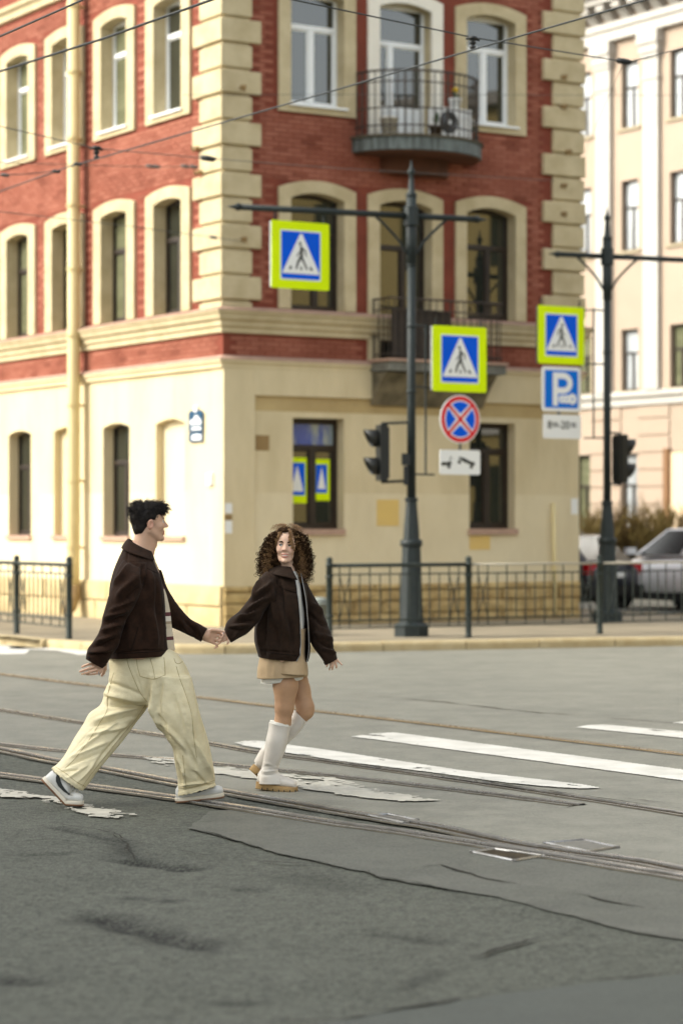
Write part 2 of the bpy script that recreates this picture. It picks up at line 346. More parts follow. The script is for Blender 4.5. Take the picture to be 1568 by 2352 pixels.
crack([(1434, 1836), (1500, 1845), (1568, 1850)], .02, 24, .011)

# painted crossing stripes
M_PAINT = mat('white_road_paint', (.58, .565, .52), (.42, .41, .37), 3.5, .8, bump=.2, bscale=60, contrast=(.4, .75))
M_PAINTY = mat('aged_cream_road_paint', (.47, .45, .39), (.36, .345, .295), 9, .8, bump=.25, bscale=60)
def stripe(px, m, wear=0.0, seed=0, z=.0105, cell=.02):
    pts = gpts(px)
    if wear == 0:
        o = fill('crossing_stripe', ragged(pts, .05, .008, seed), z, m)
    else:
        x0 = min(p.x for p in pts); x1 = max(p.x for p in pts); y0 = min(p.y for p in pts); y1 = max(p.y for p in pts)
        def inside(x, y):
            c = False; n = len(pts); j = n-1
            for i in range(n):
                a, b = pts[i], pts[j]
                if (a.y > y) != (b.y > y) and x < (b.x-a.x)*(y-a.y)/(b.y-a.y)+a.x: c = not c
                j = i
            return c
        mb = MB(); vid = {}
        def vtx(i, j):
            if (i, j) not in vid: vid[(i, j)] = len(mb.v); mb.v.append((x0+i*cell, y0+j*cell, z))
            return vid[(i, j)]
        for i in range(int((x1-x0)/cell)):
            for j in range(int((y1-y0)/cell)):
                x = x0+(i+.5)*cell; y = y0+(j+.5)*cell
                if not inside(x, y): continue
                # worn along the stripe direction (0.6, -0.8)
                a = x*.6-y*.8; b = x*.8+y*.6
                v = .5*n3(a*1.1, b*3.2, seed)+.38*n3(a*5, b*11, seed+4)+.32*n3(a*19, b*23, seed+7)
                if wear > .2:
                    dd = min((Vector((x, y))-(p_.xy.lerp(q_.xy, max(0, min(1, (Vector((x, y))-p_.xy).dot(q_.xy-p_.xy)/max(1e-9, (q_.xy-p_.xy).length_squared)))))).length for p_, q_ in zip(pts, pts[1:]+pts[:1])); v -= .55*math.exp(-dd/.07)
                if v+.5 > wear: mb.f.append((vtx(i, j), vtx(i+1, j), vtx(i+1, j+1), vtx(i, j+1)))
        o = mb.build('crossing_stripe', m)
    tag(o, kind='structure'); return o
stripe([(540, 1709), (565, 1705), (600, 1705), (784, 1731), (1064, 1774), (1254, 1796), (1330, 1805), (1381, 1814), (1330, 1815), (1274, 1812), (1164, 1802), (984, 1777), (784, 1752), (650, 1731), (560, 1716)], M_PAINT, .1, 2, .0125)
stripe([(806, 1695), (850, 1688), (904, 1685), (1240, 1728), (1568, 1771), (1700, 1788), (1700, 1814), (1568, 1796), (1240, 1752), (934, 1711), (860, 1701)], M_PAINT, .06, 5, .0105)
stripe([(1321, 1673), (1350, 1668), (1389, 1667), (1568, 1683), (1750, 1699), (1750, 1715), (1568, 1698), (1400, 1681)], M_PAINT, .06, 6, .0105)
stripe([(1544, 1663), (1568, 1659), (1800, 1675), (1800, 1688), (1600, 1668)], M_PAINT, .06, 8)
stripe([(250, 1732), (330, 1740), (420, 1741), (560, 1765), (640, 1778), (784, 1790), (900, 1818), (1024, 1843), (960, 1846), (900, 1848), (784, 1829), (640, 1805), (520, 1786), (400, 1768)], M_PAINTY, .40, 11, .0125, .015)
stripe([(660, 1803), (760, 1797), (850, 1815), (1024, 1842), (905, 1847), (800, 1835), (690, 1815)], M_PAINTY, .22, 12, .0135, .015)
stripe([(-60, 1800), (0, 1809), (80, 1819), (180, 1838), (280, 1862), (345, 1877), (260, 1885), (170, 1866), (60, 1840), (-60, 1825)], M_PAINTY, .40, 15, .0065, .015)
stripe([(150, 1862), (220, 1853), (345, 1878), (262, 1884), (205, 1878)], M_PAINTY, .22, 31, .0075, .015)
for k, q in enumerate([[(-20, 1492), (70, 1493), (60, 1504), (-20, 1505)], [(30, 1484), (190, 1490), (260, 1497), (330, 1504), (180, 1506), (130, 1496), (20, 1490)], [(-40, 1484), (40, 1485), (120, 1490), (-40, 1493)]]):
    stripe(q, M_PAINT, 0, 40+k, .0105)

# hatch frames beside the rails
M_HATCH = mat('worn_hatch_plate', (.15, .143, .122), (.11, .104, .088), 14, .7)
def hatch(px, label, cover=True):
    c = [G(x, y, .008) for x, y in px]; o = sum(c, Vector())/4; e = thing('utility_hatch', label, 'hatch', tuple(o), group='hatches beside the rails')
    q = [p-o for p in c]
    for i in range(4):
        a, b = q[i], q[(i+1) % 4]; mb = MB(); d = (b-a).normalized(); mb.tube([a-d*.015, a.lerp(b, .5), b+d*.015], .009, 6); mb.build('frame_bar', M_RAIL, e)
    MB().prism([p*.93+Vector((0, 0, -.0015 if cover else -.002)) for p in q], (0, 0, .002)).build('cover_plate', M_HATCH if cover else M_SHADED_RUST, e)
hatch([(1084, 1957), (1135, 1950), (1245, 1966), (1180, 1977)], 'open diamond hatch frame on the near side of the nearest rail', False)
hatch([(1252, 1936), (1340, 1929), (1416, 1946), (1350, 1956)], 'covered diamond hatch with bright steel rim beyond the rails')
hatch([(848, 1873), (890, 1870), (957, 1883), (930, 1890)], 'small rusty hatch frame close to the rail with ochre groove', False)

# ------------------------------------------------------------------ pavement and kerb
KZ = .12
kp = [G(x, y) for x, y in [(0, 1481), (100, 1489), (200, 1496), (330, 1501), (500, 1503), (650, 1501), (784, 1498), (1059, 1493), (1334, 1488), (1568, 1484)]]
dLn = Vector((-.53289, .84618, 0)); dRn = Vector((.84618, .53289, 0))
kp = [kp[0]+dLn*30, kp[0]+dLn*12]+kp+[kp[-1]+Vector((1.6, .45, 0)), kp[-1]+Vector((3.0, 1.5, 0)), kp[-1]+Vector((3.4, 3.2, 0)), kp[-1]+Vector((2.9, 5.5, 0))]
kp.append(kp[-1]+dLn*30)
kpath = cr(kp, 14)
def ins(path, d):
    out = []
    for i, p in enumerate(path):
        a = path[max(0, i-1)]; b = path[min(len(path)-1, i+1)]; t = (b-a); n = Vector((-t.y, t.x, 0)).normalized()
        out.append(p+n*d)
    return out
inner = ins(kpath, .14)
pav = fill('pavement', [Vector((p.x, p.y, 0)) for p in inner], KZ, M_PAVE); tag(pav, kind='structure')
# cumulative length -> stones
acc = [0]
for p, q in zip(kpath[:-1], kpath[1:]): acc.append(acc[-1]+(q-p).length)
def at_len(s):
    for i in range(len(acc)-1):
        if acc[i+1] >= s:
            t = (s-acc[i])/(acc[i+1]-acc[i]); return kpath[i].lerp(kpath[i+1], t)
    return kpath[-1]
s = 14.0
while s < acc[-1]-14:
    ln = random.uniform(1.0, 1.2); pts = [at_len(s+.008+(ln-.016)*k/4) for k in range(5)]; prof = [(0, -.03), (-.004, .085), (.012, .118), (.05, .128), (.15, .127), (.15, -.03)]
    mb = MB(); vs = []; dz = random.uniform(-.006, .006)
    for i, p in enumerate(pts):
        t = pts[min(4, i+1)]-pts[max(0, i-1)]; n = Vector((-t.y, t.x, 0)).normalized()
        vs += [p+n*q+Vector((0, 0, z+dz)) for q, z in prof]
    m_ = len(prof); mb.add(vs, [(i*m_+k, i*m_+(k+1) % m_, (i+1)*m_+(k+1) % m_, (i+1)*m_+k) for i in range(4) for k in range(m_)]+[tuple(range(m_)), tuple(4*m_+k for k in range(m_))])
    mb.build('kerb_stone', M_KERB, pav); s += ln

# ------------------------------------------------------------------ red corner building
class Face:
    def __init__(s, o, d, n): s.o = Vector(o); s.d = Vector(d); s.n = Vector(n)
    def p(s, t, z, off=0.0): return s.o+s.d*t+s.n*off+Vector((0, 0, z-s.o.z))
CORN = Vector((-1.7707, 36.15, 0)); nRn = Vector((.53289, -.84618, 0)); nLn = Vector((-.84618, -.53289, 0))
FR = Face(CORN, dRn, nRn); FL = Face(CORN, dLn, nLn)
def wb(mb, name, m, root, parent=None, smooth=False):
    o = mb.build(name, m, parent or root, smooth); o.data.transform(Matrix.Translation(-Vector(root.location))); return o
def fbox(mb, f, t0, t1, z0, z1, o0, o1):
    vs = [f.p(t, z, o) for z in (z0, z1) for o in (o0, o1) for t in (t0, t1)]
    mb.add(vs, [(0, 2, 3, 1), (4, 5, 7, 6), (0, 1, 5, 4), (2, 6, 7, 3), (0, 4, 6, 2), (1, 3, 7, 5)])
def az(op, t):
    tm = (op['t0']+op['t1'])/2; hw = (op['t1']-op['t0'])/2; return op['zs']+op.get('rise', 0)*(1-((t-tm)/hw)**2)
def wall_panel(mb, f, t0, t1, z0, z1, ops, off=0.0):
    cur = t0
    def quad(a, b, c, d):
        if b-a > 1e-4 and d-c > 1e-4: mb.add([f.p(a, c, off), f.p(b, c, off), f.p(b, d, off), f.p(a, d, off)], [(0, 1, 2, 3)])
    for op in sorted(ops, key=lambda o: o['t0']):
        top = op['zs']+op.get('rise', 0)
        if op['zb'] >= z1 or top <= z0: continue
        quad(cur, op['t0'], z0, z1)
        if op['zb'] > z0: quad(op['t0'], op['t1'], z0, op['zb'])
        if top < z1:
            n = 10 if op.get('rise', 0) else 1
            for k in range(n):
                a = op['t0']+(op['t1']-op['t0'])*k/n; b = op['t0']+(op['t1']-op['t0'])*(k+1)/n
                mb.add([f.p(a, az(op, a), off), f.p(b, az(op, b), off), f.p(b, z1, off), f.p(a, z1, off)], [(0, 1, 2, 3)])
        cur = op['t1']
    quad(cur, t1, z0, z1)
def reveal(mb, f, op, dep, off=0.0):
    t0, t1, zb = op['t0'], op['t1'], op['zb']; n = 10; fs = []
    loop = [(t0, zb)]+[(t0+(t1-t0)*k/n, az(op, t0+(t1-t0)*k/n)) for k in range(n+1)]+[(t1, zb)]
    vs = [f.p(t, z, off) for t, z in loop]+[f.p(t, z, -dep) for t, z in loop]; m = len(loop)
    mb.add(vs, [(i, (i+1) % m, m+(i+1) % m, m+i) for i in range(m)])
def surround(mb, f, op, w=.21, proud=.05, bottom=None, extra=.0):
    t0, t1 = op['t0'], op['t1']; n = 12
    outer = dict(t0=t0-w, t1=t1+w, zs=op['zs']+.155+extra, rise=op.get('rise', 0)+.03)
    zb = op['zb'] if bottom is None else bottom
    def slab(poly): mb.prism([f.p(t, z, -.01) for t, z in poly], f.n*(proud+.01))
    slab([(t0-w, zb), (t0, zb), (t0, az(op, t0)), (t0-w, outer['zs'])])
    slab([(t1, zb), (t1+w, zb), (t1+w, outer['zs']), (t1, az(op, t1))])
    for k in range(n):
        a, b = k/n, (k+1)/n
        i0, i1 = t0+(t1-t0)*a, t0+(t1-t0)*b; o0, o1 = t0-w+(t1-t0+2*w)*a, t0-w+(t1-t0+2*w)*b
        slab([(i0, az(op, i0)), (i1, az(op, i1)), (o1, az(outer, o1)), (o0, az(outer, o0))])
    if bottom is not None and bottom < op['zb']: slab([(t0, bottom), (t1, bottom), (t1, op['zb']), (t0, op['zb'])])
def window(root, f, op, fm, gm, dep=.17, transom=.64, mullion=.5, fw=.055, sill=None, sm=None, door=False, name='window', gms=None):
    t0, t1, zb = op['t0'], op['t1'], op['zb']; zt = op['zs']+op.get('rise', 0); mb = MB()
    zz = zb+(zt-zb)*transom; tm = t0+(t1-t0)*mullion
    fbox(mb, f, t0-.02, t0+fw, zb, zt, -dep-.06, -dep); fbox(mb, f, t1-fw, t1+.02, zb, zt, -dep-.06, -dep)
    fbox(mb, f, t0+fw, t1-fw, zt-fw*1.3, zt, -dep-.06, -dep); fbox(mb, f, t0+fw, t1-fw, zb, zb+fw*1.2, -dep-.06, -dep)
    fbox(mb, f, t0+fw, t1-fw, zz-fw*.6, zz+fw*.6, -dep-.05, -dep+.012)
    fbox(mb, f, tm-fw*.75, tm+fw*.75, zb+fw*1.2, zz-fw*.6, -dep-.05, -dep+.010)
    cells = [(t0+fw, t1-fw, zz+fw*.6, zt-fw*1.3), (t0+fw, tm-fw*.75, zb+fw*1.2, zz-fw*.6), (tm+fw*.75, t1-fw, zb+fw*1.2, zz-fw*.6)]
    for (a, b, c, d) in cells[1:]:      # inner sash rims
        e = fw*.45
        fbox(mb, f, a, a+e, c, d, -dep-.045, -dep-.012); fbox(mb, f, b-e, b, c, d, -dep-.045, -dep-.012)
        fbox(mb, f, a+e, b-e, d-e, d, -dep-.045, -dep-.012); fbox(mb, f, a+e, b-e, c, c+e, -dep-.045, -dep-.012)
    wo = wb(mb, name, fm, root)
    for i, (a, b, c, d) in enumerate(cells):
        pm = MB()
        if door and i > 0:
            q = MB(); fbox(q, f, a, b, c, c+(d-c)*.36, -dep-.04, -dep-.015); wb(q, 'door_panel', fm, root, wo); c = c+(d-c)*.36
        fbox(pm, f, a, b, c, d, -dep-.036, -dep-.026); wb(pm, 'pane', (gms[i] if gms else gm), root, wo)
    if sill:
        q = MB(); fbox(q, f, t0-sill[0], t1+sill[0], zb-sill[1], zb+.004, -dep, sill[2]); wb(q, 'sill', sm, root, wo)
    return wo
def band(root, prof, name, m, tl=14.0, tr=6.7, parent=None):
    path = [(FL.p(tl, 0), nLn), (CORN, nLn+nRn), (FR.p(tr, 0), nRn+dRn), (FR.p(tr, 0)+dLn*9, dRn)]
    mb = MB(); n = len(prof); vs = []
    for p, d in path: vs += [Vector((p.x, p.y, 0))+d*o+Vector((0, 0, z)) for o, z in prof]
    mb.add(vs, [(i*n+k, i*n+k+1, (i+1)*n+k+1, (i+1)*n+k) for i in range(len(path)-1) for k in range(n-1)])
    return wb(mb, name, m, root, parent)
RB = thing('corner_building', 'red brick corner house with beige quoins, arched windows and cream ground floor', 'building', (CORN.x, CORN.y, KZ))
TL, TR, ZT = 13.0, 6.7, 13.2
LW = [(1.23, 2.14), (3.07, 3.98), (4.92, 5.83), (6.78, 7.68), (8.62, 9.53), (10.45, 11.36)]
RWt = [(1.16, 2.12), (2.77, 3.75), (4.42, 5.38)]
L1 = [dict(t0=a-.03, t1=b, zb=1.46, zs=3.22, rise=.07) for a, b in LW]; L2 = [dict(t0=a, t1=b, zb=4.93, zs=6.65, rise=.065) for a, b in LW]
L3 = [dict(t0=a, t1=b, zb=8.05, zs=9.77, rise=.065) for a, b in LW]; L4 = [dict(t0=a, t1=b, zb=11.05, zs=12.4, rise=.05) for a, b in LW]
R1 = [dict(t0=1.22, t1=2.14, zb=1.58, zs=3.28), dict(t0=4.5, t1=5.4, zb=1.58, zs=3.28)]
R2 = [dict(t0=a, t1=b, zb=4.93, zs=6.62, rise=.1) for a, b in RWt]; R2[1]['zb'] = 4.16
R3 = [dict(t0=a, t1=b, zb=8.05, zs=9.72, rise=.09) for a, b in RWt]; R3[1]['zb'] = 7.62
R4 = [dict(t0=a, t1=b, zb=11.05, zs=12.4, rise=.05) for a, b in RWt]
def walls(name, m, zones):
    mb = MB()
    for f, t0, t1, z0, z1, ops, off in zones: wall_panel(mb, f, t0, t1, z0, z1, ops, off)
    return wb(mb, name, m, RB)
walls('ground_floor_wall', M_CREAM2, [(FL, 0, TL, .7, 2.17, L1, 0), (FR, 0, TR, .7, 2.13, R1, 0)])
walls('ground_floor_wall', M_CREAM, [(FL, 0, TL, 2.17, 4.06, L1, 0), (FR, 0, TR, 2.13, 3.37, R1, 0)])
walls('lintel_band', M_TAN, [(FR, .5, TR, 3.37, 3.62, [], .002)])
mb = MB(); fbox(mb, FR, .53, TR-.002, 3.6, 4.05, 0, .05); wb(mb, 'frieze_panel', M_CREAM, RB)
mb = MB(); mb.prism([FL.p(.30, .72), FL.p(.30, .72, .012), CORN+(nLn*.012+nRn*.045)+Vector((0, 0, .72)), FR.p(.53, .72, .045), FR.p(.53, .72), CORN+Vector((0, 0, .72))], (0, 0, 3.33)); wb(mb, 'corner_pilaster', M_CREAM, RB)
wall_b = walls('brick_wall', M_MORTAR, [(FL, 0, TL, 4.06, 7.2, L2, 0), (FL, 0, TL, 7.2, 10.3, L3, 0), (FL, 0, TL, 10.3, ZT, L4, 0), (FR, 0, TR, 3.62, 7.2, R2, 0), (FR, 0, TR, 7.2, 10.3, R3, 0), (FR, 0, TR, 10.3, ZT, R4, 0)])
mb = MB(); E0 = FR.p(TR, 0); SD = Face(E0, dLn, dRn); wall_panel(mb, SD, 0, 12, KZ, ZT, []); wall_panel(mb, Face(FL.p(TL, 0), dRn, dLn), 0, TR, KZ, ZT, []); wb(mb, 'rear_wall', M_MORTAR, RB)
mb = MB(); mb.prism([FL.p(TL+.3, ZT, .3), CORN+(nLn+nRn)*.3+Vector((0, 0, ZT)), FR.p(TR+.3, ZT, .3), FR.p(TR+.3, ZT)+dLn*12], (0, 0, .25)); wb(mb, 'roof', M_SLATE, RB)
# reveals (the plastered cheeks of the openings)
for f, ops, m in ((FL, L1, M_CREAM), (FR, R1, M_CREAM), (FL, L2+L3+L4, M_TRIM), (FR, R2+R3+R4, M_TRIM)):
    for op in ops: q = MB(); reveal(q, f, op, .24); wb(q, 'window_cheek', m, RB)
for i, op in enumerate(L2): q = MB(); surround(q, FL, op, .27 if i != 0 else .27, .05); wb(q, 'window_surround', M_TRIM, RB)
for op in L3: q = MB(); surround(q, FL, op, .27, .05, 7.94); wb(q, 'window_surround', M_TRIM, RB)
for op in R2: q = MB(); surround(q, FR, op, .21, .05); wb(q, 'window_surround', M_TRIM, RB)
for i, op in enumerate(R3): q = MB(); surround(q, FR, op, .21, .05, None if i == 1 else 7.93); wb(q, 'window_surround', M_TRIMW if i == 1 else M_TRIM, RB)
M_PRINT1 = mat('blue_window_film', (.005, .06, .36), (.25, .31, .33), 2.6, .2, contrast=(.46, .6), ior=1.8, stretch=(1.6, 1.6, .5))
M_BLIND = mat('olive_blind_behind_glass', (.10, .105, .06), (.16, .165, .10), 1.2, .05, ior=1.8, stretch=(.3, .3, 3))
for i, op in enumerate(L1):
    if i in (0, 2):
        q = MB(); fbox(q, FL, op['t0']-.02, op['t1']+.02, 1.4, 3.35, -.2, -.13); wb(q, 'blind_niche_back', M_CREAM if i == 2 else M_CREAM2, RB)
        q = MB(); fbox(q, FL, op['t0']-.03, op['t1']+.03, 1.40, 1.47, -.13, .05); wb(q, 'sill', M_SILL, RB)
    else: window(RB, FL, op, M_BROWNF, M_GLASS, .19, .66, .5, .055, (.03, .07, .05), M_SILL)
for i, op in enumerate(L2): window(RB, FL, op, M_BROWNF, M_BLIND if i % 2 else M_GLASS, .18, .66, .5, .055)
for i, op in enumerate(L3): window(RB, FL, op, M_WHITEF, M_BLIND if i % 2 else M_GLASS, .18, .70, .32, .055, (.05, .03, .09), M_WHITEF)
for op in L4: window(RB, FL, op, M_WHITEF, M_GLASS, .18)
w1 = window(RB, FR, R1[0], M_BROWNF, M_GLASS, .2, .74, .5, .065, (.0, .09, .05), M_SILL, gms=[M_PRINT1, M_GLASS, M_GLASS])
w3 = window(RB, FR, R1[1], M_BROWNF, M_GLASS, .2, .74, .52, .065, (.03, .09, .05), M_SILL)
for i, op in enumerate(R2): window(RB, FR, op, M_BROWNF, M_GLASS, .18, .66 if i != 1 else .72, .58, .055, door=False)
for i, op in enumerate(R3):
    if i == 1: window(RB, FR, op, M_WHITEF, M_GLASS, .18, .72, .34, .055, door=True, name='balcony_door')
    else: window(RB, FR, op, M_WHITEF, M_GLASS, .18, .70, .5, .06, (.04, .03, .10), M_WHITEF)
for op in R4: window(RB, FR, op, M_WHITEF, M_GLASS, .18)
# posters inside the corner window
for (a, b, c, d, col) in [(1.24, 1.62, 1.98, 2.68, 0), (1.72, 2.02, 2.02, 2.66, 1)]:
    q = MB(); fbox(q, FR, a, b, c, d, -.228, -.224); o = wb(q, 'window_poster', M_YG, RB, w1)
    q = MB(); fbox(q, FR, a+.05, b-.05, c+.12, d-.08, -.2235, -.222); wb(q, 'poster_panel', M_BLUE, RB, w1)
    q = MB(); q.prism([FR.p(a+.08, c+.18, -.2215), FR.p(b-.08, c+.18, -.2215), FR.p((a+b)/2, d-.12, -.2215)], nRn*.001); wb(q, 'poster_triangle', M_WHITE, RB, w1)
# mouldings
band(RB, [(0, 4.52), (.05, 4.53), (.05, 4.60), (.085, 4.63), (.085, 4.69), (.13, 4.73), (.145, 4.80), (.17, 4.82), (.17, 4.855)], 'cornice', M_TRIM)
band(RB, [(.17, 4.855), (.185, 4.858), (.185, 4.868), (0, 4.925)], 'cornice_flashing', M_SILL)
band(RB, [(0, 3.99), (.055, 4.005), (.055, 4.05), (.09, 4.09), (.09, 4.12)], 'string_course', M_CREAM)
band(RB, [(.09, 4.12), (.10, 4.125), (.10, 4.135), (0, 4.19)], 'string_course_flashing', M_SILL)
band(RB, [(0, 10.5), (.06, 10.52), (.06, 10.62), (.12, 10.68), (.12, 10.74), (0, 10.80)], 'string_course', M_TRIM)
band(RB, [(0, 12.7), (.15, 12.75), (.15, 12.9), (.4, 13.05), (.4, 13.21), (0, 13.21)], 'eaves_cornice', M_TRIM)
# quoins
for k in range(-1, 20):
    z0 = 5.03+.3855*k; z1 = z0+.342; long = k % 2 == 0
    if k == -1: z0 = 4.90
    if z1 > 12.6: break
    a, b = (.81, .62) if long else (.62, .47); o = .075 if long else .06
    mb = MB()
    def ring(e, zz):
        oo = o-e; ee = e*.8
        return [FL.p(a-ee, zz, 0), FL.p(a-ee, zz, oo), CORN+(nLn+nRn)*oo+Vector((0, 0, zz)), FR.p(b-ee, zz, oo), FR.p(b-ee, zz, 0)]
    rings = [ring(.012, z0), ring(0, z0+.012), ring(0, z1-.012), ring(.012, z1)]
    mb.add(sum(rings, []), [(i*5+j, i*5+j+1, (i+1)*5+j+1, (i+1)*5+j) for i in range(3) for j in range(4)]+[(0, 1, 2, 3, 4), (15, 16, 17, 18, 19)])
    wb(mb, 'quoin', M_TRIM, RB)
    a2 = 5.93 if long else 6.13; mb = MB()
    def ring2(e, zz):
        oo = o-e; ee = e*.8
        return [FR.p(a2+ee, zz, 0), FR.p(a2+ee, zz, oo), FR.p(TR+oo, zz, oo), FR.p(TR+oo, zz, 0)+dLn*.6, FR.p(TR, zz)+dLn*.6]
    rings = [ring2(.012, z0), ring2(0, z0+.012), ring2(0, z1-.012), ring2(.012, z1)]
    mb.add(sum(rings, []), [(i*5+j, i*5+j+1, (i+1)*5+j+1, (i+1)*5+j) for i in range(3) for j in range(4)]+[(0, 1, 2, 3, 4), (15, 16, 17, 18, 19)])
    wb(mb, 'quoin', M_TRIM, RB)
# back of the quoins between the blocks
mb = MB(); mb.prism([FL.p(.6, 4.9), FL.p(.6, 4.9, .015), CORN+(nLn+nRn)*.015+Vector((0, 0, 4.9)), FR.p(.45, 4.9, .015), FR.p(.45, 4.9)], (0, 0, 7.6)); wb(mb, 'quoin_backing', M_TRIM, RB); mb = MB(); fbox(mb, FR, 6.15, 6.715, 4.9, 12.5, 0, .015); wb(mb, 'quoin_backing', M_TRIM, RB)
# bricks
def ok_brick(f, t0, t1, z0, z1, rects): return not any(t1 > a and t0 < b and z1 > c and z0 < d for a, b, c, d in rects)
rl = [(a-.27, b+.27, op['zb']-.12, op['zs']+.24) for op in L2+L3 for a, b in [(op['t0'], op['t1'])]]+[(0, .58, 4.8, 14), (0, 99, 4.5, 4.93), (0, 99, 10.48, 10.8)]
rr_ = [(op['t0']-.21, op['t1']+.21, op['zb']-.13, op['zs']+.24) for op in R2+R3]+[(0, .45, 4.8, 14), (0, 99, 4.5, 4.93), (6.12, 7, 4.8, 14), (0, 99, 10.48, 10.8), (2.5, 4.0, 4.0, 6.7)]
bl = []; BW, BH = .25, .0725
for f, tmax, rects in ((FL, 9.0, rl), (FR, 6.7, rr_)):
    row = 0; z = 4.2
    while z < 10.45:
        t = -.02 if row % 2 == 0 else BW/2
        while t < tmax-BW:
            if t > 0 and ok_brick(f, t, t+BW, z, z+BH, rects): bl.append((f, t, z))
            t += BW
        z += BH; row += 1
cam_p = Vector((0, 0, H)); bl.sort(key=lambda q: (q[0].p(q[1], q[2])-cam_p).length)
def brick_box(mb, o, d, n, e, pr):
    d = Vector(d); n = Vector(n); zv = Vector((0, 0, 1)); w_, h_ = BW-.008, BH-.008
    b0 = [o+d*x+zv*z_ for x, z_ in ((0, 0), (w_, 0), (w_, h_), (0, h_))]; b1 = [o+d*x+zv*z_+n*pr for x, z_ in ((e, e), (w_-e, e), (w_-e, h_-e), (e, h_-e))]
    mb.add(b0+b1, [(4, 5, 6, 7), (0, 1, 5, 4), (1, 2, 6, 5), (2, 3, 7, 6), (3, 0, 4, 7)])
near, far = bl[:290], bl[290:]
for f, nm in ((FL, 'l'), (FR, 'r')):
    mb = MB(); brick_box(mb, Vector(), f.d, f.n, .004, .009); me = bpy.data.meshes.new('brick'); me.from_pydata(mb.v, [], mb.f); me.materials.append(M_BRICK)
    for g, t, z in near:
        if g is f:
            o = bpy.data.objects.new('brick', me); COL.objects.link(o); o.parent = RB; o.location = g.p(t, z, random.uniform(-.003, .002))-RB.location
mb = MB()
for f, t, z in far: brick_box(mb, f.p(t, z), f.d, f.n, .004, random.uniform(.006, .011))
tag(wb(mb, 'brickwork', M_BRICK, RB), kind='stuff')
# plinth stones
def plinth(f, t0, t1, hs, wmin, wmax, m):
    z = KZ-.02
    for ci, h in enumerate(hs):
        t = t0
        while t < t1-.05:
            w_ = min(random.uniform(wmin, wmax), t1-t); pr = random.uniform(.03, .065); e = .015; q = MB()
            o0 = [f.p(a, b, 0) for a, b in ((t+.006, z+.006), (t+w_-.006, z+.006), (t+w_-.006, z+h-.006), (t+.006, z+h-.006))]
            o1 = [f.p(a, b, pr+random.uniform(-.012, .012)) for a, b in ((t+e, z+e), (t+w_-e, z+e), (t+w_-e, z+h-e), (t+e, z+h-e))]
            cc = f.p(t+w_*random.uniform(.35, .65), z+h*.5, pr+random.uniform(.0, .02))
            q.add(o0+o1+[cc], [(4, 5, 8), (5, 6, 8), (6, 7, 8), (7, 4, 8), (0, 1, 5, 4), (1, 2, 6, 5), (2, 3, 7, 6), (3, 0, 4, 7)])
            wb(q, 'plinth_stone', m, RB); t += w_
        z += h
plinth(FR, 0, TR, (.17, .19, .17, .10), .28, .7, M_PLINTH)
plinth(FL, 0, 11, (.32, .32), .9, 1.5, mat('smooth_yellow_plinth', (.56, .455, .26), (.46, .355, .19), 2, .9, bump=.4, bscale=20))
walls('plinth_backing', M_TAN, [(FL, 0, TL, KZ-.02, .72, [], -.01), (FR, 0, TR, KZ-.02, .72, [], -.01)])
# patched plaster, plates and boxes
for (f, a, b, c, d, nm, m) in [(FR, 2.74, 3.15, 1.63, 2.04, 'plaster_patch', mat('ochre_patch', (.70, .50, .17), (.66, .47, .18), 3, .9)), (FR, 4.5, 4.9, 1.25, 1.47, 'plaster_patch', MATS['ochre_patch']),
                            (FR, .56, .80, 2.77, 3.0, 'plaster_patch', mat('brown_patch', (.30, .20, .09), (.26, .17, .075), 5, .9)), (FR, .005, .13, 1.72, 1.80, 'plaster_patch', MATS['brown_patch'])]:
    q = MB(); fbox(q, f, a, b, c, d, .0, .051 if b < .2 else .006); wb(q, nm, m, RB)
# drainpipe
M_PIPE = mat('cream_painted_pipe', (.60, .49, .25), (.44, .33, .15), 1.6, .55, contrast=(.5, .75), stretch=(1, 1, .5))
mb = MB(); mb.tube([FL.p(4.66, 12.6, .20), FL.p(4.66, 2.2, .20), FL.p(4.66, 1.2, .20), FL.p(4.67, .62, .20)], .105, 16)
pipe = wb(mb, 'drainpipe', M_PIPE, RB, smooth=True)
mb = MB(); mb.tube([FL.p(4.67, .66, .20), FL.p(4.67, .45, .20), FL.p(4.66, .30, .26), FL.p(4.65, .22, .38)], .118, 16); wb(mb, 'outlet_elbow', mat('rusty_pipe', (.20, .12, .05), (.40, .28, .12), 4, .7), RB, pipe, True)
for z in (10.2, 9.1, 8.0, 6.9, 5.85, 4.75, 3.6, 2.35, 1.25):
    q = MB(); q.tube([FL.p(4.66, z, .20), FL.p(4.66, z+.05, .20)], .122, 16); fbox(q, FL, 4.64, 4.68, z, z+.04, 0, .12); wb(q, 'pipe_bracket', M_PIPE, RB, pipe)
mb = MB(); mb.tube([FR.p(6.15, 2.0, .03), FR.p(6.15, .2, .07)], .035, 8); wb(mb, 'conduit', mat('pale_yellow_conduit', (.74, .62, .33), None, rough=.6), RB, smooth=True)
# brass wall hooks on the quoins
for (f, t, z) in [(FR, .28, 8.20), (FR, .3, 5.93), (FL, .62, 7.35), (FL, .55, 6.98), (FR, 6.3, 8.95), (FR, 6.3, 8.47), (FR, 6.4, 7.74), (FR, 6.3, 7.18), (FR, 6.3, 6.72)]:
    q = MB(); q.tube([f.p(t, z, .04), f.p(t, z, .13)], .035, 8); q.tube([f.p(t, z, .13), f.p(t, z-.05, .16), f.p(t, z+.02, .19)], .018, 6); wb(q, 'wall_hook', mat('dull_brass', (.30, .20, .09), None, rough=.5, metal=.6), RB)

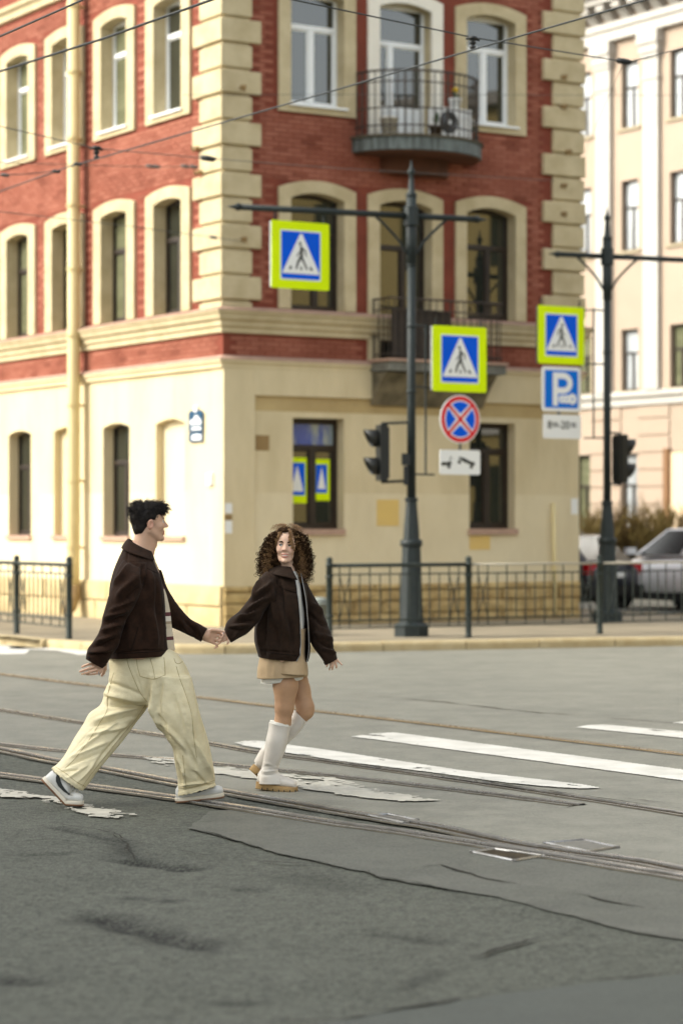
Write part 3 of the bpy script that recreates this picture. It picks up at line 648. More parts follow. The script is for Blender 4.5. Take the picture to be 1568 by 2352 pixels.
# upper balcony: half-round slab with a wrought-iron railing
def bal(t, o): return (3.42+1.13*math.cos(t), .95*math.sin(t)*o)
BZ0, BZ1 = 7.40, 7.60
bo = MB(); n = 28
arc = [(3.42+1.14*math.cos(math.pi*k/n), .92*math.sin(math.pi*k/n)) for k in range(n+1)]
bo.prism([FR.p(t, BZ0, o) for t, o in arc], (0, 0, BZ1-BZ0)); balc = wb(bo, 'balcony_slab', mat('weathered_zinc_fascia', (.13, .155, .15), (.055, .065, .06), 5, .6, stretch=(3, 3, .4), contrast=(.4, .6)), RB)
bo = MB(); bo.prism([FR.p(3.42+(t-3.42)*1.03, BZ1, o*1.03) for t, o in arc], (0, 0, .035)); wb(bo, 'slab_lip', mat('dirty_concrete', (.12, .10, .07), (.06, .055, .04), 8, .9), RB, balc)
bo = MB(); bo.prism([FR.p(3.42+(t-3.42)*.97, BZ0-.03, o*.97) for t, o in arc], (0, 0, .028)); wb(bo, 'slab_underside', mat('rust_brown_soffit', (.13, .055, .032), (.08, .04, .026), 2, .9), RB, balc)
bo = MB(); bo.prism([FR.p(3.42+(t-3.42)*.55, BZ0-.28, o*.35) for t, o in arc], (0, 0, .25)); wb(bo, 'bracket', MATS['rust_brown_soffit'], RB, balc)
def railing(root, pts_top, z0, zt, par, nb, extra=(), r=.011):
    rl_ = []
    for z in (zt, zt-.17)+tuple(extra):
        q = MB(); q.tube([Vector((p.x, p.y, z)) for p in pts_top], .018 if z == zt else .012, 6); rl_.append(wb(q, 'handrail' if z == zt else 'rail', M_IRON, root, par))
    L_ = [0]
    for a, b in zip(pts_top[:-1], pts_top[1:]): L_.append(L_[-1]+(b-a).length)
    for k in range(nb):
        s_ = L_[-1]*(k+.5)/nb; i = max(j for j in range(len(L_)-1) if L_[j] <= s_); p = pts_top[i].lerp(pts_top[i+1], (s_-L_[i])/(L_[i+1]-L_[i]))
        q = MB(); q.tube([Vector((p.x, p.y, z0)), Vector((p.x, p.y, zt))], r if k % 6 else r*1.6, 6); wb(q, 'baluster', M_IRON, root, par)
railing(RB, [FR.p(3.42+(t-3.42)*.95, 0, o*.95) for t, o in arc], BZ1, 8.62, balc, 26, (7.78, 8.05))
# lower balcony
bo = MB(); bo.prism([FR.p(t, 4.02, o) for t, o in ((2.58, 0), (2.62, .55), (4.82, .55), (4.86, 0))], (0, 0, .14)); bal2 = wb(bo, 'balcony_slab', mat('grey_concrete_slab', (.20, .20, .175), (.12, .115, .095), 4, .85), RB)
bo = MB(); bo.prism([FR.p(t, 4.165, o) for t, o in ((2.55, 0), (2.59, .58), (4.85, .58), (4.89, 0))], (0, 0, .04)); wb(bo, 'slab_lip', M_SILL, RB, bal2)
bo = MB(); bo.prism([FR.p(2.62, 4.0, .0), FR.p(2.62, 4.0, .45), FR.p(2.62, 3.85, .3), FR.p(2.62, 3.5, .05), FR.p(2.62, 3.5, 0)], dRn*2.1); wb(bo, 'bracket', mat('damp_stained_plaster', (.23, .195, .13), (.09, .08, .055), 2.5, .9, bump=.6, bscale=12), RB, bal2)
railing(RB, [FR.p(2.64, 0, 0), FR.p(2.66, 0, .5), FR.p(3.7, 0, .5), FR.p(4.78, 0, .5), FR.p(4.8, 0, 0)], 4.18, 5.14, bal2, 24, (4.28,), .009)
M_BOARD = mat('dark_brown_board', (.024, .017, .013), (.04, .028, .02), 6, .7)
for k in range(9):
    q = MB(); t = 2.73+k*.125; fbox(q, FR, t, t+.115, 4.19, 4.98, .42+.004*(k % 2), .44+.004*(k % 2)); wb(q, 'screen_board', M_BOARD, RB, bal2)

# ------------------------------------------------------------------ pale building beyond, right
M_PEACH = mat('pale_peach_plaster', (.40, .315, .245), (.365, .29, .225), .6, .9)
M_PWHITE = mat('white_stucco', (.46, .445, .41), (.43, .41, .375), 1, .85)
M_PSILL = mat('dull_sill', (.34, .29, .2), None, rough=.8)
PB = thing('pale_building', 'pale peach building with white pilasters and bracketed cornice behind the right pole', 'building', (7.14, 60, 0))
FP = Face((7.14, 60, 0), dLn, nLn); PT0, PT1 = -14, 9
rows = [(11.5, 13.15), (8.45, 10.2), (4.97, 6.5), (1.35, 3.42)]
cs = [-13.09+1.87*k for k in range(12)]
allops = [[dict(t0=c-.33, t1=c+.33, zb=a, zs=b) for c in cs] for a, b in rows]
mb = MB()
for (z0, z1, i) in [(0, 4.57, 3), (4.57, 7.4, 2), (7.4, 10.9, 1), (10.9, 18, 0)]: wall_panel(mb, FP, PT0, PT1, z0, z1, allops[i])
wb(mb, 'facade_wall', M_PEACH, PB)
for i in range(4):
    for op in allops[i]: mb = MB(); reveal(mb, FP, op, .22); wb(mb, 'window_cheek', M_PEACH, PB)
mb = MB(); fbox(mb, FP, PT0, PT1, 0, 18, -12, -.6); wb(mb, 'building_mass', M_PEACH, PB)
for i in range(4):
    for k, op in enumerate(allops[i]):
        if 1 <= k <= 10: window(PB, FP, op, M_BROWNF if i else M_BROWNF, M_GLASSW if (i < 2 or k % 2) else M_BLIND, .12, .62, .5, .035, (.12, .07, .05) if i < 3 else None, M_PSILL)
for c in cs[:-1]:
    q = MB(); t = c+.935; fbox(q, FP, t-.28, t+.28, 4.95, 13.74, 0, .12)
    pl = wb(q, 'pilaster', M_PWHITE, PB)
    q = MB(); fbox(q, FP, t-.31, t+.31, 12.55, 12.63, .0, .15); wb(q, 'necking', M_PWHITE, PB, pl); q = MB(); fbox(q, FP, t-.31, t+.31, 13.08, 13.22, .0, .16); fbox(q, FP, t-.35, t+.35, 13.2, 13.44, .0, .2); fbox(q, FP, t-.39, t+.39, 13.42, 13.739, .0, .25); wb(q, 'capital', M_PWHITE, PB, pl)
def pband(prof, name, m):
    q = MB(); n = len(prof)
    q.add([FP.p(t, z, o) for t in (PT0, PT1) for o, z in prof], [(k, k+1, n+k+1, n+k) for k in range(n-1)]); return wb(q, name, m, PB)
pband([(0, 4.57), (.08, 4.6), (.08, 4.75), (.16, 4.82), (.16, 4.9), (0, 4.96)], 'string_course', M_PWHITE)
pband([(0, 13.74), (.16, 13.74), (.16, 13.98), (.22, 14.02), (.22, 14.18), (0, 14.18)], 'architrave', M_PWHITE)
pband([(0, 14.62), (.55, 14.62), (.55, 14.74), (.72, 14.82), (.78, 15.05), (.78, 15.12), (0, 15.3)], 'main_cornice', M_PWHITE)
t = PT0+.2
while t < PT1:
    q = MB(); pr = [(0, 14.2), (.10, 14.2), (.2, 14.3), (.3, 14.42), (.48, 14.46), (.48, 14.62), (0, 14.62)]
    q.prism([FP.p(t, z, o) for o, z in pr], dLn*.3); wb(q, 'modillion', M_PWHITE, PB); t += .62
zr = .5
while zr < 4.5:
    edges = [PT0]+[v for c in cs for v in (c-.33, c+.33)]+[PT1]
    for a, b in zip(edges[::2], edges[1::2]):
        q = MB(); fbox(q, FP, a, b, zr, min(zr+.36, 4.56), 0, .035); wb(q, 'rustication_block', M_PEACH, PB)
    zr += .42
q = MB(); fbox(q, FP, -1.62, -1.44, .1, 3.5, .03, .14); wb(q, 'door_post', mat('brown_timber', (.20, .10, .04), None, rough=.6), PB)
q = MB(); fbox(q, FP, -3.0, -1.62, .1, 3.4, .03, .06); wb(q, 'door', mat('peach_door', (.72, .55, .36), None, rough=.6), PB)

# ------------------------------------------------------------------ buildings across the crossing (outside the frame, seen in the window panes; the tall one added to shade the foreground)
def block(name, label, x0, x1, y0, y1, h, m, seed, rooftone=M_SLATE):
    e = thing(name, label, 'building', ((x0+x1)/2, (y0+y1)/2, 0))
    cx, cy = (x0+x1)/2, (y0+y1)/2; a, b = (x1-x0)/2, (y1-y0)/2
    MB().box((0, 0, h/2), (2*a, 2*b, h)).build('walls', m, e)
    MB().box((0, 0, h+.15), (2*a+.6, 2*b+.6, .3)).build('roof', rooftone, e)
    MB().box((0, 0, 3.9), (2*a+.2, 2*b+.2, .25)).build('string_course', M_PWHITE, e)
    wm = {}
    for ax in 'xy':
        mb = MB(); mb.box((0, 0, 0), (1.0, .08, 1.7) if ax == 'x' else (.08, 1.0, 1.7)); mm = bpy.data.meshes.new('window'); mm.from_pydata(mb.v, [], mb.f); mm.materials.append(M_GLASS); wm[ax] = mm
    z = 2.2
    while z < h-1:
        for sgn in (-1, 1):
            for ax, ln, oth in (('x', a, b), ('y', b, a)):
                k = -ln+1.2
                while k < ln-1:
                    o = bpy.data.objects.new('window', wm[ax]); COL.objects.link(o); o.parent = e
                    o.location = (k, sgn*(oth+.02), z) if ax == 'x' else (sgn*(oth+.02), k, z); k += 2.3
        z += 3.2
    return e
M_YELLOW = mat('ochre_house_plaster', (.36, .27, .11), (.30, .225, .085), .5, .9)
block('opposite_house', 'unseen tall ochre block added at the left, outside the frame, to shade the foreground', -64, -40, -45, 17.0, 33.5, M_YELLOW, 1)  # added block, height and position set to keep sun off the near road
block('opposite_house', 'ochre yellow house mirrored in the panes of the upper windows beside the balcony', 19, 36, 4, 34, 11.5, M_YELLOW, 2)
block('opposite_house', 'grey-green house farther up the left street, outside the frame', -46, -24, 50, 84, 12, mat('grey_green_plaster', (.30, .30, .2), (.26, .26, .17), .5, .9), 3)

# ------------------------------------------------------------------ cast-iron poles
def make_pole(label, loc, arms=(2.5, .98)):
    e = thing('street_pole', label, 'street pole', loc, group='cast iron street poles with cross arms')
    k = .00596
    def zz(y): return H+(1205-y)*k-KZ
    MB().lathe((0, 0, 0), [(.25, 0), (.25, .155), (.2, .19)], 8, math.pi/8).build('base', M_POLE, e)
    MB().lathe((0, 0, 0), [(.18, .19), (.165, .4), (.15, .8), (.135, zz(1256))], 8, math.pi/8).build('pedestal', M_POLE, e)
    for y0, y1, r in ((1256, 1239, .15), (1152, 1143, .092), (903, 896, .072), (753, 747, .072), (612, 606, .07), (520, 514, .098)):
        MB().lathe((0, 0, 0), [(r*.86, zz(y0)), (r, zz(y0)+.015), (r, zz(y1)-.015), (r*.86, zz(y1))], 16).build('collar', M_POLE, e, True)
    MB().lathe((0, 0, 0), [(.12, zz(1240)), (.112, zz(1215)), (.085, zz(1165)), (.08, zz(1150))], 8, math.pi/8).build('lower_shaft', M_POLE, e)
    MB().lathe((0, 0, 0), [(.062, zz(1145)), (.058, zz(900)), (.056, zz(612))], 14).build('shaft', M_POLE, e, True)
    MB().lathe((0, 0, 0), [(.066, zz(608)), (.072, zz(560)), (.07, zz(450))], 14).build('upper_shaft', M_POLE, e, True)
    MB().lathe((0, 0, 0), [(.105, zz(518)), (.105, zz(475))], 8, math.pi/8).build('arm_boss', M_POLE, e)
    MB().lathe((0, 0, 0), [(.075, zz(452)), (.078, zz(447)), (.045, zz(440)), (.034, zz(412)), (.03, zz(402)), (.052, zz(397)), (.05, zz(392)), (.024, zz(386)), (.004, zz(366))], 12).build('finial', M_POLE, e, True)
    a = Vector((.926, .377, 0)); za = zz(496)
    for s, ln in ((-1, arms[0]), (1, arms[1])):
        q = MB(); q.tube([a*s*.09+Vector((0, 0, za)), a*s*ln+Vector((0, 0, za))], .042, 10); arm = q.build('cross_arm', M_POLE, e, True)
        q = MB(); q.tube([a*s*ln+Vector((0, 0, za)), a*s*(ln+.03)+Vector((0, 0, za)), a*s*(ln+.06)+Vector((0, 0, za)), a*s*(ln+.17)+Vector((0, 0, za))], [.055, .05, .03, .004], 10); q.build('arm_tip', M_POLE, arm, True)
        q = MB(); pts = [a*s*.07+Vector((0, 0, za-.52)), a*s*.2+Vector((0, 0, za-.33)), a*s*.42+Vector((0, 0, za-.12)), a*s*.52+Vector((0, 0, za-.04))]; q.tube(cr(pts, 5), .02, 8); q.build('arm_brace', M_POLE, arm, True)
    return e
pole1 = make_pole('dark iron pole with cross arm standing in front of the balcony', (.955, 33.1, KZ))
pole2 = make_pole('dark iron pole with cross arm at the right, in front of the pale building', (4.18, 38.1, KZ), (.86, 2.5))
def frame_on(pole, xoff, ys, y0, y1, Y, signx):
    """thin bracket bars that carry the signs, part of the pole"""
    base = Vector(pole.location); k = Y/F
    px = lambda x, y: P(x, y, Y)-base
    q = MB(); q.tube([px(xoff, y0), px(xoff, y1)], .016, 6); q.build('sign_bracket', M_POLE, pole)
    for y in ys:
        q = MB(); q.tube([Vector((0, 0, px(xoff, y).z)), px(xoff, y), px(signx, y)+Vector((0, .05, 0))], .014, 6); q.build('sign_bracket', M_POLE, pole)
frame_on(pole1, 977, (750, 890, 1090), 745, 1090, 33.45, 998)
frame_on(pole2, 1362, (712, 836, 1006), 708, 1008, 38.0, 1340)

# ------------------------------------------------------------------ signs
def sgn_pt(c, u, v, o): return c+dRn*u+Vector((0, 0, v))+nRn*o
def rrect(w, h, r, n=5):
    pts = []
    for cx, cy, a0 in ((w/2-r, h/2-r, 0), (-w/2+r, h/2-r, 90), (-w/2+r, -h/2+r, 180), (w/2-r, -h/2+r, 270)):
        pts += [(cx+r*math.cos(R(a0+90*k/n)), cy+r*math.sin(R(a0+90*k/n))) for k in range(n+1)]
    return pts
def plate(root, name, poly, o0, th, m):
    q = MB(); q.prism([dRn*u+Vector((0, 0, v))+nRn*o0 for u, v in poly], nRn*th); return q.build(name, m, root)
def strokes(root, name, lines, o0, m):
    q = MB()
    for i, (a, b, w0, w1) in enumerate(lines):
        a = Vector((a[0], a[1])); b = Vector((b[0], b[1])); d = (b-a).normalized(); n = Vector((-d.y, d.x)); o = o0+.0002*i
        q.prism([dRn*p.x+Vector((0, 0, p.y))+nRn*o for p in (a+n*w0/2, a-n*w0/2, b-n*w1/2, b+n*w1/2)], nRn*.001)
    return q.build(name, m, root)
def circ(cx, cy, rx, ry=None, n=24): return [(cx+rx*math.cos(2*math.pi*k/n), cy+(ry or rx)*math.sin(2*math.pi*k/n)) for k in range(n)]
def crossing_sign(label, c, flip=1):
    e = thing('crossing_sign', label, 'road sign', tuple(c), group='pedestrian crossing signs')
    S = .905
    plate(e, 'housing', rrect(S*.985, S*.985, .02), -.06, .055, M_ALU)
    plate(e, 'board', rrect(S, S, .03), -.004, .006, M_YG)
    plate(e, 'border', rrect(S*.70, S*.74, .02), .003, .002, M_WHITE)
    plate(e, 'blue_panel', rrect(S*.665, S*.70, .015), .006, .002, M_BLUE)
    f = lambda u, v: (flip*(u-.5)*S, (.5-v)*S)
    plate(e, 'triangle', [f(.505, .175), f(.525, .185), f(.82, .755), f(.815, .775), f(.19, .775), f(.185, .755), f(.485, .185)], .009, .002, M_WHITE)
    fg = plate(e, 'walking_figure', [(x, y) for x, y in circ(*f(.487, .325), .022)], .0115, .001, M_INK)
    w = .026
    ln = [((.505, .385), (.512, .52), .036, .04), ((.512, .50), (.452, .60), .04, .032), ((.452, .59), (.418, .705), .032, .024), ((.515, .53), (.605, .705), .03, .022),
          ((.505, .39), (.575, .43), .024, .02), ((.575, .425), (.59, .51), .018, .014), ((.49, .44), (.43, .515), .02, .014), ((.50, .36), (.51, .40), .03, .034),
          ((.335, .665), (.305, .71), .026, .03), ((.503, .665), (.503, .715), .022, .028), ((.655, .665), (.69, .715), .026, .03)]
    strokes(e, 'walking_figure', [(f(*a), f(*b), w0, w1) for a, b, w0, w1 in ln], .0125, M_INK)
    for s in (-1, 1): q = MB(); q.tube([dRn*s*S*.42+Vector((0, 0, S*.48))-nRn*.03, dRn*s*S*.42+Vector((0, 0, S*.62))-nRn*.03], .014, 6); q.build('hanger', M_POLE, e)
    return e
crossing_sign('yellow-green bordered crossing sign hanging from the cross arm at upper left', P(690, 587, 32.45))
crossing_sign('yellow-green bordered crossing sign above the round no-stopping sign', P(1055, 825, 33.4))
crossing_sign('yellow-green bordered crossing sign above the blue parking sign', P(1288, 770, 37.8), -1)
e = thing('no_stopping_sign', 'round blue sign with red ring and red cross', 'road sign', tuple(P(1056, 963, 33.4)))
plate(e, 'disc', circ(0, 0, .335, n=40), -.01, .012, M_WHITE); plate(e, 'red_ring', circ(0, 0, .318, n=40), .003, .002, M_RED); plate(e, 'rim_line', circ(0, 0, .262, n=40), .0055, .001, M_WHITE)
for k in range(4):
    a0 = R(90*k-90+45+9); a1 = R(90*k+45-9); n = 8
    arcp = [(.245*math.cos(a0+(a1-a0)*i/n), .245*math.sin(a0+(a1-a0)*i/n)) for i in range(n+1)]; am = (a0+a1)/2
    plate(e, 'blue_sector', [(.075*math.cos(am), .075*math.sin(am))]+arcp, .0075, .001, M_BLUE)
strokes(e, 'red_cross', [((-.20, -.20), (.20, .20), .04, .04), ((-.20, .20), (.20, -.20), .04, .04)], .0072, M_RED)
q = MB(); q.tube([Vector((0, .02, -.33)), Vector((0, .02, -.45))], .02, 6); q.build('bracket', M_POLE, e)
e = thing('tow_away_plate', 'white tow-away plate with black truck and tilted car below the round sign', 'road sign', tuple(P(1056, 1062, 33.4)))
plate(e, 'board', rrect(.675, .34, .03), -.01, .012, M_WHITE)
fl = lambda l: [((x-780)/470*.675/1.0*.0+(x-1160)/470*.675, (645-y)/280*.34) for x, y in l]
plate(e, 'truck_symbol', fl([(940, 645), (1020, 645), (1020, 635), (1055, 640), (1062, 668), (1020, 680), (940, 685)]), .003, .001, M_INK)
strokes(e, 'truck_symbol', [(fl([(1035, 640)])[0], fl([(1048, 580)])[0], .012, .01), (fl([(1048, 582)])[0], fl([(1075, 610)])[0], .008, .006)], .0045, M_INK)
plate(e, 'car_symbol', fl([(1135, 590), (1160, 582), (1210, 595), (1240, 612), (1290, 635), (1325, 640), (1335, 670), (1310, 680), (1270, 665), (1200, 640)]), .003, .001, M_INK)
for x, y in ((1027, 695), (1290, 693), (1150, 640)): plate(e, 'wheel_symbol', circ(*fl([(x, y)])[0], .028, n=16), .0045, .001, M_INK)
def text_mesh(txt, size):
    cu = bpy.data.curves.new('t', 'FONT'); cu.body = txt; cu.size = size; cu.align_x = 'CENTER'; cu.align_y = 'CENTER'; cu.extrude = .0006; cu.offset = size*.018; cu.resolution_u = 3
    o = bpy.data.objects.new('t', cu); COL.objects.link(o); dg = bpy.context.evaluated_depsgraph_get(); me = bpy.data.meshes.new_from_object(o.evaluated_get(dg)); bpy.data.objects.remove(o); bpy.data.curves.remove(cu); me.materials.clear(); return me
TM = Matrix((( dRn.x, 0, nRn.x, 0), (dRn.y, 0, nRn.y, 0), (0, 1, 0, 0), (0, 0, 0, 1)))
e = thing('parking_sign', 'square blue parking sign with white letter P and coins', 'road sign', tuple(P(1288, 894, 37.8)))
plate(e, 'board', rrect(.76, .70, .05), -.01, .012, M_WHITE); plate(e, 'blue_panel', rrect(.65, .59, .02), .003, .002, M_PBLUE)
nseg = 14
outer = [(-.17, -.26), (-.17, .26), (.03, .26)]+[(.03+.155*math.cos(R(90-180*k/nseg))*1.2, .105+.155*math.sin(R(90-180*k/nseg))) for k in range(1, nseg+1)]+[(-.065, -.05), (-.065, -.26)]
outer = [p for p in outer]
ring_o = [(-.07, .26), (.03, .26)]+[(.03+.186*math.cos(R(90-180*k/nseg)), .095+.165*math.sin(R(90-180*k/nseg))) for k in range(1, nseg)]+[(.03, -.07), (-.07, -.07)]
ring_i = [(-.07, .165), (.03, .165)]+[(.03+.09*math.cos(R(90-180*k/nseg)), .095+.07*math.sin(R(90-180*k/nseg))) for k in range(1, nseg)]+[(.03, .025), (-.07, .025)]
q = MB(); m_ = len(ring_o)
def pt3(u, v, o): return dRn*u+Vector((0, 0, v))+nRn*o
q.prism([pt3(u, v, .006) for u, v in ((-.17, -.26), (-.07, -.26), (-.07, .26), (-.17, .26))], nRn*.001)
for i in range(m_-1): q.prism([pt3(*ring_o[i], .0062), pt3(*ring_o[i+1], .0062), pt3(*ring_i[i+1], .0062), pt3(*ring_i[i], .0062)], nRn*.001)
q.build('letter', M_WHITE, e)
for k, (u, v, r_) in enumerate(((.01, -.155, .065), (.10, -.155, .068), (.21, -.15, .085))):
    plate(e, 'coin', circ(u, v, r_), .0062+.0012*k, .001, M_WHITE); plate(e, 'coin_mark', circ(u, v, r_*.22), .0076+.0012*k, .0004, M_PBLUE)
e = thing('hours_plate', 'white plate reading 8.00-20.00 below the parking sign', 'road sign', tuple(P(1290, 980, 37.8)))
plate(e, 'board', rrect(.74, .375, .03), -.01, .012, M_WHITE)
for s_, u, v, sz in (('8', -.245, .02, .17), ('00', -.135, .025, .11), ('-', -.05, .02, .15), ('20', .06, .02, .17), ('00', .22, .025, .11)):
    me = text_mesh(s_, sz); me.transform(TM @ Matrix.Translation((u, v, .004))); link('numerals', me, M_INK, e)
q = MB(); q.tube([Vector((-.05, .03, .16)), Vector((-.05, .03, .3))], .025, 6); q.build('bracket', M_POLE, e)

# ------------------------------------------------------------------ traffic lights
def traffic_light(label, loc, face, arm_to):
    e = thing('traffic_light', label, 'traffic light', loc, group='two-lamp traffic lights on the poles'); f = Vector(face).normalized(); s = Vector((-f.y, f.x, 0)); z = Vector((0, 0, 1))
    Mx = Matrix((f, s, z)).transposed()
    q = MB(); q.box((0, 0, 0), (.10, .30, .76), Mx); q.box(f*(-.06), (.04, .26, .70), Mx); o = q.build('housing', M_BLACK, e)
    for zc in (.19, -.19):
        c = f*.05+z*zc; n = 18; q = MB(); vs = []
        for k in range(n+1):
            a = R(-60+300*k/n); ln = .20-.13*max(0, -math.sin(a-R(0)) if False else (1-math.sin(a))/2)
            d = s*math.cos(a)*.125+z*math.sin(a)*.125; vs += [c+d, c+d+f*ln, c+d*.94+f*ln, c+d*.94]
        q.add(vs, [(i*4+j, i*4+(j+1) % 4, (i+1)*4+(j+1) % 4, (i+1)*4+j) for i in range(n) for j in range(4)]); q.build('visor', M_BLACK, e, True)
        q = MB(); q.tube([c-f*.01, c+f*.012, c+f*.022], [.118, .11, .05], 20); q.build('lens', mat('unlit_lens', (.10, .10, .07), None, rough=.25), e, True)
    for zc in (.40, -.40):
        q = MB(); b = Vector(arm_to)-Vector(loc); q.tube([Vector((0, 0, zc*.9)), Vector((0, 0, zc)), Vector((b.x, b.y, zc+.02))], .02, 6); q.build('bracket', M_POLE, e)
    return e
c = P(876, 1040, 33.0); traffic_light('black traffic light with hoods turned left on the pole by the balcony', tuple(c), (-1, -.22, 0), (.955, 33.1, 0))
c = P(1424, 1054, 38.0); traffic_light('black traffic light seen from behind on the right pole', tuple(c), (.85, .35, 0), (4.18, 38.1, 0))
q = MB(); b_ = P(932, 1055, 33.0)-Vector(pole1.location); q.box(b_, (.12, .1, .16)); q.box(b_+Vector((.0, -.02, -.22)), (.07, .07, .26)); q.build('junction_box', M_BLACK, pole1)

# ------------------------------------------------------------------ railings along the kerb
def fence(label, posts, side_rail=M_FENCE, light_from=99):
    e = thing('kerb_railing', label, 'railing', tuple(posts[0]), group='railings along the kerb'); o = Vector(posts[0])
    P_ = [Vector(p)-o for p in posts]
    for p in P_:
        q = MB(); q.lathe(p, [(.048, 0), (.048, .02), (.042, .03), (.042, .98), (.05, .985), (.05, 1.0), (.042, 1.01), (.042, 1.06), (.045, 1.07), (.03, 1.095), (.008, 1.105)], 12); po = q.build('post', M_FENCE, e, True)
        for zc in (.32, .84): q = MB(); q.lathe(p, [(.043, zc-.02), (.052, zc-.012), (.052, zc+.012), (.043, zc+.02)], 12); q.build('post_collar', M_FENCE, po, True)
    for i, (a, b) in enumerate(zip(P_[:-1], P_[1:])):
        d = (b-a).normalized(); ln = (b-a).length; up = Vector((0, 0, 1))
        top = M_FENCE if i < light_from else mat('dusty_galvanised_rail', (.42, .38, .30), None, rough=.5)
        q = MB(); q.tube([a+d*.04+up*.99, b-d*.04+up*.99], .026 if i < light_from else .016, 8); q.build('rail', top, e, True)
        for z_, r_ in ((.87, .011), (.26, .013), (.16, .011)):
            q = MB(); q.tube([a+d*.04+up*z_, b-d*.04+up*z_], r_, 6); q.build('rail', M_FENCE, e)
        n = int(round(ln/.155))
        for k in range(1, n):
            lng = k % 2 == 0 or k in (1, n-1)
            p = a+d*ln*k/n; q = MB(); q.tube([p+up*(.16 if lng else .26), p+up*(.98 if lng else .87)], .0095, 6); q.build('baluster', M_FENCE, e)
        for k0 in (1, n-2):
            for s_ in (0, 1):
                p0 = a+d*ln*(k0+s_)/n; p1 = a+d*ln*(k0+1-s_)/n; q = MB(); q.tube(cr([p0+up*.27, p0.lerp(p1, .5)+up*.57, p1+up*.86], 4), .008, 6); q.build('cross_bar', M_FENCE, e)
    return e
pr0 = Vector((-.16, 31.85, KZ)); step = Vector((1.885, 1.0, 0))
fence('dark railing with crossed bars in front of the pole and plinth stones', [pr0, pr0+Vector((1.88, .95, 0)), pr0+Vector((3.77, 2.0, 0)), pr0+Vector((5.55, 3.2, 0)), pr0+Vector((7.2, 4.4, 0))], light_from=1)
pl0 = Vector((-3.64, 32.35, KZ)); dl_ = Vector((-.92, 1.64, 0))
fence('dark railing at the far left beside the drainpipe', [pl0, pl0+dl_, pl0+dl_*2, pl0+dl_*3, pl0+dl_*4])

